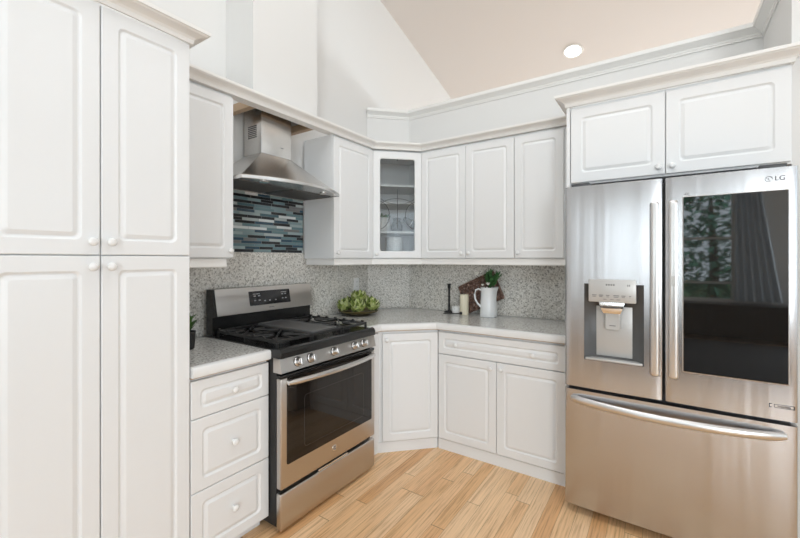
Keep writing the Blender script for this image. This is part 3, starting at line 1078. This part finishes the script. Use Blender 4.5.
# burners
for bx_, by_, br in ((0.13, 0.17, 0.048), (0.13, 0.45, 0.040), (0.378, 0.31, 0.055), (0.627, 0.17, 0.052), (0.627, 0.45, 0.036)):
    b = MB(); b.lathe([(br * 1.15, 0), (br * 1.1, 0.006), (br * 0.8, 0.008), (br * 0.8, 0.013), (br * 0.78, 0.018), (br * 0.5, 0.019)], (bx_, by_, 0.920), 'z', 24)
    b.build('burner', 'blackmat', ct, smooth=40)
# grates
def grate(x0, x1, y0, y1, fingers):
    b = MB()
    z0, z1, w_ = 0.944, 0.960, 0.011
    for x in (x0, x1 - w_):
        b.box(x, x + w_, y0, y1, z0, z1, 0.002)
    for y in (y0, (y0 + y1) / 2 - w_ / 2, y1 - w_):
        b.box(x0 + w_, x1 - w_, y, y + w_, z0, z1, 0.002)
    for x in (x0, x1 - w_):
        for y in (y0, y1 - w_, (y0 + y1) / 2):
            b.box(x, x + w_, y, y + w_, 0.9205, z0)
    if fingers:
        for yc in ((y0 * 0.74 + y1 * 0.26), (y0 * 0.26 + y1 * 0.74)):
            xc = (x0 + x1) / 2
            for a in range(0, 360, 45):
                ca, sa = math.cos(math.radians(a)), math.sin(math.radians(a))
                R_ = min((x1 - x0) / 2 / max(abs(ca), 1e-3), (y1 - y0) / 4 / max(abs(sa), 1e-3)) * 0.97
                b.tube([(xc + ca * 0.030, yc + sa * 0.030, 0.958), (xc + ca * 0.05, yc + sa * 0.05, 0.956), (xc + ca * R_, yc + sa * R_, 0.953)], [0.0045, 0.006, 0.0065], 6)
    for k in range(7):
        y = y0 + 0.02 + (y1 - y0 - 0.05) * k / 6
        for x in ((x1 - w_,) if x0 > 0.4 else (x0,)):
            b.loops([[(x, y, z1 - 0.001), (x + w_, y, z1 - 0.001), (x + w_, y + 0.026, z1 - 0.001), (x, y + 0.026, z1 - 0.001)],
                     [(x, y + 0.008, z1 + 0.009), (x + w_, y + 0.008, z1 + 0.009), (x + w_, y + 0.018, z1 + 0.009), (x, y + 0.018, z1 + 0.009)]])
    return b.build('grate', 'iron', ct)

grate(0.018, 0.252, 0.045, 0.585, True)
grate(0.505, 0.739, 0.045, 0.585, True)
b = MB()
for x in (0.258, 0.488):
    b.box(x, x + 0.011, 0.045, 0.585, 0.944, 0.960, 0.002)
for y in (0.045, 0.574):
    b.box(0.269, 0.488, y, y + 0.011, 0.944, 0.960, 0.002)
for x in (0.258, 0.488):
    for y in (0.045, 0.30, 0.574):
        b.box(x, x + 0.011, y, y + 0.011, 0.9205, 0.944)
b.build('grate', 'iron', ct)
b = MB(); b.panel(0.272, 0.486, 0.060, 0.570, 0, [(0, 0.010, 0.03), (0, 0.004, 0.03), (0.002, 0.002, 0.028), (0.006, 0.0, 0.025), (0.010, 0.004, 0.022), (0.016, 0.004, 0.02)])
bmesh.ops.transform(b.bm, matrix=Matrix(((1, 0, 0, 0), (0, 0, 1, 0), (0, -1, 0, 0.966), (0, 0, 0, 1))), verts=b.bm.verts)
b.build('griddle', 'griddle', ct)
b = MB(); b.box(0.02, 0.08, -0.0128, -0.0118, 0.888, 0.898); 
b.bm.free()
# backguard
b = MB()
prof = [(0.585, 0.9205), (0.588, 1.040), (0.570, 1.040), (0.605, 1.196), (0.665, 1.196), (0.665, 0.9205)]
prof = [(0.600, 0.9205), (0.600, 1.030), (0.572, 1.036), (0.606, 1.194), (0.665, 1.194), (0.665, 0.9205)]
b.loops([[(x, y, z) for y, z in prof] for x in (0.0, RW)])
bgd = b.build('backguard', 'black', t)
b = MB()
dy, dz = 0.034, 0.158
tl = math.atan2(dy, dz)
prof = [(0.568, 1.038), (0.5675, 1.042), (0.6005, 1.194), (0.606, 1.1955), (0.612, 1.1945), (0.578, 1.038)]
b.loops([[(x, y, z) for y, z in prof] for x in (0.012, RW - 0.004)])
b.build('guard_fascia', 'steelrange', bgd)
def on_guard(z, off=0.0):
    return 0.5675 + (z - 1.042) * (0.033 / 0.152) - off
b = MB()
za, zb = 1.078, 1.168
b.panel(0.232, 0.555, za, zb, 0, [(0, 0.006, 0.006), (0, 0.001, 0.006), (0.0015, 0, 0.005)])
sh_ = Matrix.Identity(4)
def tilt_fix(bmx, off):
    for v in bmx.verts:
        v.co.y = on_guard(v.co.z) - off + v.co.y
tilt_fix(b.bm, 0.002)
dp = b.build('display_panel', 'display', bgd)
for x, z, w_ in [(0.262, 1.148, 0.05), (0.48, 1.148, 0.045), (0.265, 1.134, 0.016), (0.298, 1.134, 0.016), (0.482, 1.134, 0.014), (0.508, 1.134, 0.014),
                 (0.265, 1.106, 0.014), (0.298, 1.106, 0.016), (0.340, 1.100, 0.012), (0.378, 1.100, 0.012), (0.425, 1.100, 0.012), (0.482, 1.106, 0.014), (0.508, 1.106, 0.014)]:
    b = MB()
    b.box(x, x + w_, -0.0004, 0.001, z, z + (0.004 if z > 1.14 else 0.007))
    tilt_fix(b.bm, 0.0022)
    b.build('display_marking', 'mark', dp)
b = MB()
for k in range(6):
    b.box(0.372 + k * 0.007, 0.377 + k * 0.007, -0.0004, 0.001, 1.056, 1.062)
tilt_fix(b.bm, 0.0004)
b.build('maker_marking', 'darkmark', bgd)

# ------------------------------------------------------------------ range hood
t = thing('range_hood', 'stainless chimney range hood with curved front over the range', 'hood', (0.0, -1.466, 0), LW)
# local x along the wall (+y world), local y = -world x
HWD = 0.386
def lip(dep, n=20):
    """closed plan: back right -> back left -> curved front"""
    pts = []
    for k in range(n + 1):
        u = -1 + 2 * k / n
        pts.append((HWD * u, -(0.388 + (dep - 0.388) * (1 - u * u))))
    return [(-HWD, -0.014)] + pts + [(HWD, -0.014)]
plan = lip(0.505)
n_ = len(plan)
b = MB()
top = []
TW, TD, TZ = 0.118, 0.198, 2.045
for k, (x, y) in enumerate(plan):
    if k == 0:
        top.append((-TW, -0.014))
    elif k == n_ - 1:
        top.append((TW, -0.014))
    else:
        u = -1 + 2 * (k - 1) / (n_ - 3)
        top.append((TW * u, -TD))
R_ = [[(x, y, 1.8185) for x, y in plan], [(x, y, 1.820) for x, y in plan],
      [(x * 0.995, y * 0.995 if y < -0.02 else y, 1.840) for x, y in plan]]
for f_ in (0.12, 0.35, 0.65, 1.0):
    cv = f_ ** 0.92
    R_.append([(a[0] * (1 - cv) + c[0] * cv, a[1] * (1 - cv) + c[1] * cv, 1.842 + (TZ - 1.842) * f_) for a, c in zip(plan, top)])
b.loops(R_, cap0=False, cap1=True)
b.build('canopy', 'steelhood', t, smooth=28)
b = MB()
b.loops([[(x * 1.0, y, 1.820) for x, y in plan], [(x * 1.0, y - 0.004 if y < -0.02 else y, 1.821) for x, y in plan],
         [(x * 1.0, y - 0.004 if y < -0.02 else y, 1.834) for x, y in plan], [(x, y, 1.836) for x, y in plan]], cap0=False, cap1=False)
b.build('front_lip', 'steelbar', t, smooth=40)
b = MB(); b.loops([[(x * 0.992, y * 0.992, 1.8215) for x, y in plan], [(x * 0.992, y * 0.992, 1.8235) for x, y in plan]]); b.build('underside', 'steelhood', t)
for x in (-0.19, 0.19):
    b = MB()
    b.box(x - 0.17, x + 0.17, -0.33, -0.06, 1.8165, 1.821)
    for k in range(9):
        y = -0.325 + k * 0.029
        b.box(x - 0.165, x + 0.165, y, y + 0.016, 1.8145, 1.8165)
    b.build('filter', 'griddle', t)
for x in (-0.24, 0.24):
    b = MB(); b.lathe([(0.028, 0.0), (0.028, 0.006)], (x, -0.385, 1.8148), 'z', 20); b.build('lamp', 'chrome', t)
b = MB(); b.box(-TW, TW, -TD + 0.0, -0.014, 2.0455, 2.40, 0.0015); dc = b.build('duct_cover', 'steelhood', t)
b = MB()
for k in range(7):
    z = 2.15 + k * 0.012
    b.box(-TW - 0.0008, -TW + 0.001, -0.150, -0.060, z, z + 0.007)
b.build('vent_grille', 'darkgrey', dc)
b = MB(); b.box(0.03, 0.055, -TD - 0.0008, -TD + 0.001, 2.105, 2.110); b.build('duct_marking', 'darkmark', dc)

# ------------------------------------------------------------------ things on the counter
# artichoke dish
ax, ay, az = 0.198, -0.640, 0.915
b = MB()
b.lathe([(0.075, 0), (0.095, 0.004), (0.150, 0.022), (0.170, 0.036), (0.172, 0.040), (0.166, 0.040), (0.146, 0.028), (0.09, 0.012), (0.03, 0.010)], (ax, ay, az), 'z', 36)
tag(b.build('shallow_bowl', 'bronze', smooth=50), 'shallow olive bronze bowl holding artichokes on the corner worktop', 'bowl')

def artichoke(R):
    b = MB()
    b.lathe([(0.3 * R, -0.72 * R), (0.62 * R, -0.5 * R), (0.70 * R, -0.05 * R), (0.55 * R, 0.42 * R), (0.25 * R, 0.70 * R)], (0, 0, 0), 'z', 12)
    for j, (el, ln, wd_) in enumerate(((-38, 0.70, 0.66), (-8, 0.84, 0.72), (20, 0.86, 0.66), (44, 0.80, 0.56), (66, 0.62, 0.42))):
        n = (7, 7, 7, 6, 4)[j]
        e = math.radians(el)
        for k in range(n):
            a = 2 * PI * (k + 0.5 * (j % 2)) / n
            rad = Vector((math.cos(a), math.sin(a), 0))
            base = rad * (0.66 * R * math.cos(e)) + Vector((0, 0, R * 0.72 * math.sin(e) - 0.1 * R))
            d = rad * (0.95 - 0.45 * j / 4) + Vector((0, 0, 0.80))
            side = Vector((-math.sin(a), math.cos(a), 0))
            b.leaf(base, d, side, ln * R, wd_ * R, 0.16, -0.30)
    return b

spots = [(-0.108, -0.045, 0.072, 0.053, ''), (0.004, -0.110, 0.068, 0.053, ''), (0.112, -0.040, 0.072, 0.053, ''),
         (0.076, 0.086, 0.082, 0.051, ''), (-0.076, 0.086, 0.082, 0.051, ''), (0.000, -0.005, 0.132, 0.056, '')]
labs = ['green artichoke at the left front of the bronze bowl, nearest the range', 'green artichoke at the very front rim of the bronze bowl, facing the room',
        'green artichoke at the right front rim of the bronze bowl',
        'green artichoke at the right back of the bronze bowl, by the diagonal splash', 'green artichoke at the back of the bronze bowl, below the outlet',
        'green artichoke on top of the pile, centre of the bronze bowl']
# world offsets: turn local offsets so that "front" looks at the camera
proto = None
fa = math.radians(34.03)
for (dx, dy, dz, R, _), lab in zip(spots, labs):
    wx = ax + dx * math.cos(fa) - dy * math.sin(fa)
    wy = ay + dx * math.sin(fa) + dy * math.cos(fa)
    if proto is None:
        b = artichoke(0.05); b.keep = True
        proto = b.build('artichoke', 'arti', smooth=60, recalc=False)
        o = proto
    else:
        o = proto.copy(); COL.objects.link(o)
    o.location = (wx, wy, az + dz + 0.008)
    o.scale = (R / 0.05 * 1.0,) * 3
    hv = Vector((wx - ax, wy - ay, 0.10)).normalized() if abs(dx) + abs(dy) > 0.03 else Vector((0.05, -0.12, 1))
    o.rotation_euler = Vector((0, 0, 1)).lerp(hv, 0.42).to_track_quat('Z', 'Y').to_euler()
    tag(o, lab, 'artichoke', 'artichokes in the bronze bowl')

# pitcher with greenery
px, py, pz = 1.135, -0.150, 0.915
t = thing('pitcher', 'tall white ceramic pitcher with side handle standing on the back worktop', 'pitcher', (px, py, pz), 0)
b = MB()
prof = [(0.066, 0), (0.070, 0.004), (0.0665, 0.06), (0.062, 0.14), (0.060, 0.20), (0.0635, 0.234), (0.0600, 0.234), (0.0565, 0.20), (0.058, 0.14), (0.060, 0.02)]
n = 32
rings = []
fdir = math.radians(34.03)          # spout to the right of the camera view
for r, h_ in prof:
    ring = []
    for i in range(n):
        a = 2 * PI * i / n
        d = math.cos(a - fdir)
        ex = 0.020 * max(0, d) ** 10 * max(0, (h_ - 0.17) / 0.064)
        ring.append(((r + ex) * math.cos(a), (r + ex) * math.sin(a), h_ + ex * 0.15))
    rings.append(ring)
b.loops(rings)
b.build('body', 'ceramic', t, smooth=50)
b = MB()
hd = Vector((-math.cos(fdir), -math.sin(fdir), 0))
pts = [hd * 0.058 + Vector((0, 0, 0.212)), hd * 0.080 + Vector((0, 0, 0.222)), hd * 0.102 + Vector((0, 0, 0.212)), hd * 0.112 + Vector((0, 0, 0.180)),
       hd * 0.106 + Vector((0, 0, 0.140)), hd * 0.088 + Vector((0, 0, 0.105)), hd * 0.062 + Vector((0, 0, 0.080))]
b.tube(pts, [0.008, 0.0075, 0.0075, 0.0075, 0.0075, 0.0075, 0.009], 10)
b.build('handle', 'ceramic', t, smooth=60)

random.seed(11)
t = thing('greenery_bunch', 'bunch of dark green sprigs with white flowers in the white pitcher', 'plant', (px, py, pz + 0.205), 0)
b = MB()
for k in range(14):
    a = fdir + random.uniform(-2.2, 1.6)
    tip = Vector((math.cos(a) * random.uniform(0.02, 0.10), math.sin(a) * random.uniform(0.02, 0.07), random.uniform(0.07, 0.15)))
    base = Vector((random.uniform(-0.03, 0.03), random.uniform(-0.03, 0.03), -0.02))
    pts = [base, base.lerp(tip, 0.5) + Vector((0, 0, 0.02)), tip]
    b.tube(pts, 0.0018, 5)
    for j in range(16):
        u = 0.3 + 0.7 * j / 15
        c = base.lerp(tip, u) + Vector((0, 0, 0.02 * math.sin(PI * u)))
        aa = random.uniform(0, 2 * PI)
        d = (tip - base).normalized() * 0.9 + Vector((math.cos(aa), math.sin(aa), random.uniform(-0.2, 0.5))) * 0.9
        b.leaf(c, d, Vector((-math.sin(aa), math.cos(aa), 0)), random.uniform(0.030, 0.055), 0.013, 0.15)
b.build('foliage', 'dgrn', t, recalc=False)
def blossom(b, c, r):
    for k in range(6):
        a = 2 * PI * k / 6
        b.leaf(c, (math.cos(a), math.sin(a) , 0.6), (-math.sin(a), math.cos(a), 0), r, r * 0.8, 0.3)
    b.lathe([(0.3 * r, 0), (0.42 * r, 0.25 * r), (0.2 * r, 0.5 * r)], c, 'z', 8)
rt = Vector((math.cos(fdir), math.sin(fdir), 0))
for q, (sx, sz) in enumerate(((-0.006, 0.050), (-0.050, 0.045), (-0.105, 0.125))):
    c = rt * sx + Vector((0.02, -0.045, sz)) if q < 2 else rt * sx + Vector((0, 0.02, sz))
    s = MB(); s.tube([(0, 0, -0.01), c * 0.6 + Vector((0, 0, 0.012)), c], 0.0026, 6); st = s.build('flower_stem', 'bark', t)
    b = MB(); blossom(b, c, (0.026, 0.018, 0.032)[q]); b.build('blossom', 'petal', st, recalc=False)

# woven tray leaning on the splash
t = thing('woven_tray', 'dark brown woven tray leaning tilted against the backsplash behind the pitcher', 'tray', (1.030, -0.058, 0.915), 0)
b = MB(); f = MB()
TWd, THt = 0.33, 0.235
strips = 7
for i_ in range(strips):
    z = -THt / 2 + THt * (i_ + 0.5) / strips
    pts0 = []
    N = 28
    rows = []
    for j in range(N + 1):
        x = -TWd / 2 + TWd * j / N
        yy = 0.005 * math.sin(j * PI / 2 + (i_ % 2) * PI)
        hh = THt / strips * 0.47
        rows.append([(x, yy - 0.0025, z - hh), (x, yy - 0.004, z), (x, yy - 0.0025, z + hh), (x, yy + 0.0025, z + hh), (x, yy + 0.0025, z - hh)])
    b.loops(rows)
for j in range(14):
    x = -TWd / 2 + TWd * (j + 0.5) / 14
    rows = []
    for i_ in range(strips * 4 + 1):
        z = -THt / 2 + THt * i_ / (strips * 4)
        yy = 0.004 * math.cos(i_ * PI / 4 + (j % 2) * PI)
        rows.append([(x - 0.005, yy - 0.001, z), (x + 0.005, yy - 0.001, z), (x + 0.005, yy + 0.001, z), (x - 0.005, yy + 0.001, z)])
    b.loops(rows)
rim = [(-TWd / 2, 0, -THt / 2), (TWd / 2, 0, -THt / 2), (TWd / 2, 0, THt / 2), (-TWd / 2, 0, THt / 2)]
for i_ in range(4):
    p, q = Vector(rim[i_]), Vector(rim[(i_ + 1) % 4])
    f.tube([p, p.lerp(q, 0.5) + Vector((0, -0.003, 0)), q], 0.008, 8)
roll = math.radians(26)
lean = math.radians(-9)
mt = Matrix.Translation((0, 0, 0.163)) @ Matrix.Rotation(lean, 4, 'X') @ Matrix.Rotation(-roll, 4, 'Y')
for m_, nm in ((b, 'woven_panel'), (f, 'rim')):
    bmesh.ops.transform(m_.bm, matrix=mt, verts=m_.bm.verts)
zmin = min(v.co.z for v in f.bm.verts)
for m_, nm in ((b, 'woven_panel'), (f, 'rim')):
    bmesh.ops.translate(m_.bm, verts=m_.bm.verts, vec=(0, 0, -zmin))
    m_.build(nm, 'wicker', t, smooth=50)

# candles
t = thing('pillar_candle', 'tall cream pillar candle beside the white pitcher', 'candle', (0.927, -0.155, 0.915), 0)
b = MB(); b.lathe([(0.036, 0), (0.037, 0.002), (0.037, 0.163), (0.034, 0.167), (0.028, 0.163), (0.01, 0.161)], (0, 0, 0), 'z', 28); b.build('wax', 'cream', t, smooth=40)
b = MB(); b.tube([(0, 0, 0.158), (0.001, 0, 0.170), (0.003, 0, 0.176)], 0.0014, 6); b.build('wick', 'blackmat', t)
t = thing('candlestick', 'slim black candlestick standing left of the candles on the back worktop', 'candlestick', (0.760, -0.100, 0.915), 0)
b = MB()
b.lathe([(0.044, 0), (0.046, 0.003), (0.040, 0.008), (0.014, 0.014), (0.009, 0.03), (0.011, 0.06), (0.0085, 0.075), (0.0085, 0.13), (0.012, 0.137), (0.0085, 0.145), (0.0085, 0.20), (0.013, 0.215), (0.014, 0.235), (0.017, 0.243), (0.017, 0.246), (0.011, 0.246), (0.010, 0.235)], (0, 0, 0), 'z', 24)
b.build('stem', 'blackmat', t, smooth=40)
t = thing('tealight_cup', 'small white ceramic candle cup between black candlestick and cream candle', 'candle holder', (0.838, -0.112, 0.915), 0)
b = MB(); b.lathe([(0.030, 0), (0.040, 0.006), (0.044, 0.03), (0.044, 0.058), (0.041, 0.060), (0.039, 0.056), (0.038, 0.045), (0.01, 0.044)], (0, 0, 0), 'z', 28); b.build('cup', 'emboss', t, smooth=40)
b = MB(); b.lathe([(0.036, 0.0445), (0.036, 0.050), (0.004, 0.051)], (0, 0, 0), 'z', 20); b.build('wax', 'cream', t, smooth=40)
t = thing('candle_snuffer', 'thin black metal candle snuffer lying in front of the candles', 'candle snuffer', (0.850, -0.205, 0.915), math.radians(20))
b = MB(); b.tube([(-0.085, 0.012, 0.004), (-0.03, 0.0, 0.006), (0.05, -0.004, 0.012)], 0.0035, 6); b.build('rod', 'blackmat', t)
b = MB(); b.lathe([(0.013, -0.028), (0.012, -0.012), (0.007, -0.004), (0.002, 0.0)], (0, 0, 0), 'z', 16)
bmesh.ops.transform(b.bm, matrix=Matrix.Translation((0.048, -0.004, 0.0135)) @ Matrix.Rotation(-PI / 2, 4, 'Y'), verts=b.bm.verts); b.build('bell', 'blackmat', t, smooth=40)

# little plant peeping out behind the pantry
t = thing('potted_plant', 'small green plant in a black pot half hidden behind the pantry', 'plant', (0.275, -2.085, 0.915), 0)
b = MB(); b.lathe([(0.030, 0), (0.034, 0.004), (0.040, 0.085), (0.042, 0.09), (0.038, 0.09), (0.035, 0.078), (0.01, 0.076)], (0, 0, 0), 'z', 24); b.build('pot', 'blackmat', t, smooth=40)
random.seed(8)
b = MB()
for k in range(26):
    a = random.uniform(0, 2 * PI)
    e = random.uniform(0.6, 2.4)
    z = random.uniform(0.075, 0.15)
    b.leaf((0.01 * math.cos(a), 0.01 * math.sin(a), z), (math.cos(a), math.sin(a), e), (-math.sin(a), math.cos(a), 0), random.uniform(0.04, 0.075), 0.022, -0.2)
b.tube([(0, 0, 0.072), (0, 0, 0.16)], 0.003, 5)
b.build('foliage', 'lgrn', t, recalc=False)

# ------------------------------------------------------------------ recessed ceiling light
def downlight(x, y, label):
    z = ceil_z(y)
    t = thing('recessed_light', label, 'ceiling light', (x, y, z - 0.001), 0)
    t.rotation_euler = (math.atan(-0.28 if y > -3 else 0.28), 0, 0)
    b = MB(); b.lathe([(0.078, -0.001), (0.098, -0.001), (0.100, -0.004), (0.096, -0.008), (0.080, -0.006)], (0, 0, 0), 'z', 32, False, False)
    b.build('trim_ring', 'trim', t, smooth=50)
    b = MB(); b.lathe([(0.079, -0.002), (0.079, -0.004), (0.02, -0.0045)], (0, 0, 0), 'z', 32); b.build('lens', 'lamp', t)

downlight(1.518, 1.235, 'round white recessed light glowing in the sloped ceiling')

# ------------------------------------------------------------------ behind the camera, mirrored in the refrigerator glass
t = thing('console_cabinet', 'long dark wood console under the rear window, mirrored in refrigerator glass', 'cabinet', (2.4, YR + 0.50, 0), PI)
t.location = (4.3, YR + 0.46, 0)
b = MB(); b.box(0, 2.0, 0, 0.42, 0.06, 0.58); b.build('carcass', 'console', t)
b = MB(); b.box(-0.02, 2.02, -0.02, 0.44, 0.581, 0.61, 0.004); b.build('top', 'console', t)
for k in range(3):
    b = MB(); b.panel(0.02 + k * 0.66, 0.66 + k * 0.66, 0.09, 0.56, -0.02, [(0, 0.019, 0.001), (0, 0.002, 0.001), (0.002, 0, 0.002), (0.05, 0, 0.004), (0.056, 0.006, 0.004)]); b.build('door', 'console', t)
for x in (0.03, 1.93):
    b = MB(); b.box(x, x + 0.04, 0.03, 0.39, 0, 0.0595); b.build('leg', 'console', t)
# drape at the window's side
b = MB()
rings = []
for z in [0.66, 0.9, 1.3, 1.8, 2.2, 2.6]:
    wv = 0.60 - 0.10 * abs(z - 0.66) / 2
    ring = []
    for k in range(33):
        u = k / 32
        ring.append((3.32 + wv * u * (1 - 0.35 * (z - 0.66) / 2), YR + 0.14 + 0.03 * math.sin(u * 34), z))
    ring += [(p[0], p[1] + 0.004, p[2]) for p in ring[::-1]]
    rings.append(ring)
b.loops(rings)
tag(b.build('curtain', 'drape', smooth=60), 'grey blue curtain beside the rear window, mirrored in refrigerator glass', 'curtain')

b = MB(); b.box(1.2, 4.9, -6.95, -4.1, 0.0005, 0.012, 0.004)  # unseen dark floor sheet, added to darken the reflection in the glass
M['dark_sheet'] = mat('charcoal_sheet', (0.035, 0.037, 0.042), 0.9)
tag(b.build('dark_sheet', 'dark_sheet'), 'dark charcoal sheet on the floor, added to darken the refrigerator glass reflection', 'dark_sheet')

def tree(x, y, h_, seed, label):
    random.seed(seed)
    t = thing('tree', label, 'tree', (x, y, 0), 0, 'trees outside the rear window')
    b = MB(); b.tube([(0, 0, -0.02), (0.05, 0.02, h_ * 0.3), (-0.03, 0.05, h_ * 0.75)], [0.13, 0.10, 0.04], 8); b.build('trunk', 'bark', t, smooth=60)
    b = MB()
    for k in range(1500):
        th = random.uniform(0, 2 * PI); ph = math.acos(random.uniform(-1, 1))
        rr = random.uniform(0.55, 1) ** 0.5
        c = Vector((math.cos(th) * math.sin(ph) * 1.15 * rr, math.sin(th) * math.sin(ph) * 1.0 * rr, h_ * 0.55 + math.cos(ph) * h_ * 0.47 * rr))
        a = random.uniform(0, 2 * PI)
        b.leaf(c, (math.cos(a), math.sin(a), random.uniform(-0.7, 0.4)), (-math.sin(a), math.cos(a), 0.3), random.uniform(0.16, 0.30), 0.13, -0.2)
    b.build('foliage', 'treeleaf' if seed % 2 else 'treeleaf_dark', t, recalc=False)

tree(0.4, -11.0, 3.6, 1, 'green tree outside the rear windows, left of the dark one')
tree(3.3, -10.8, 3.8, 2, 'dark leafy tree outside the rear window, mirrored in refrigerator glass')
tree(6.3, -11.4, 4.2, 3, 'green tree outside the rear windows, right of the dark one')
b = MB(); b.box(-6, 12, -30, YR - 0.15, -0.2, -0.02)
M['lawn'] = mat('lawn', (0.10, 0.17, 0.05), 0.9)
o = struct(b, 'ground', 'lawn')
o['kind'] = 'structure'
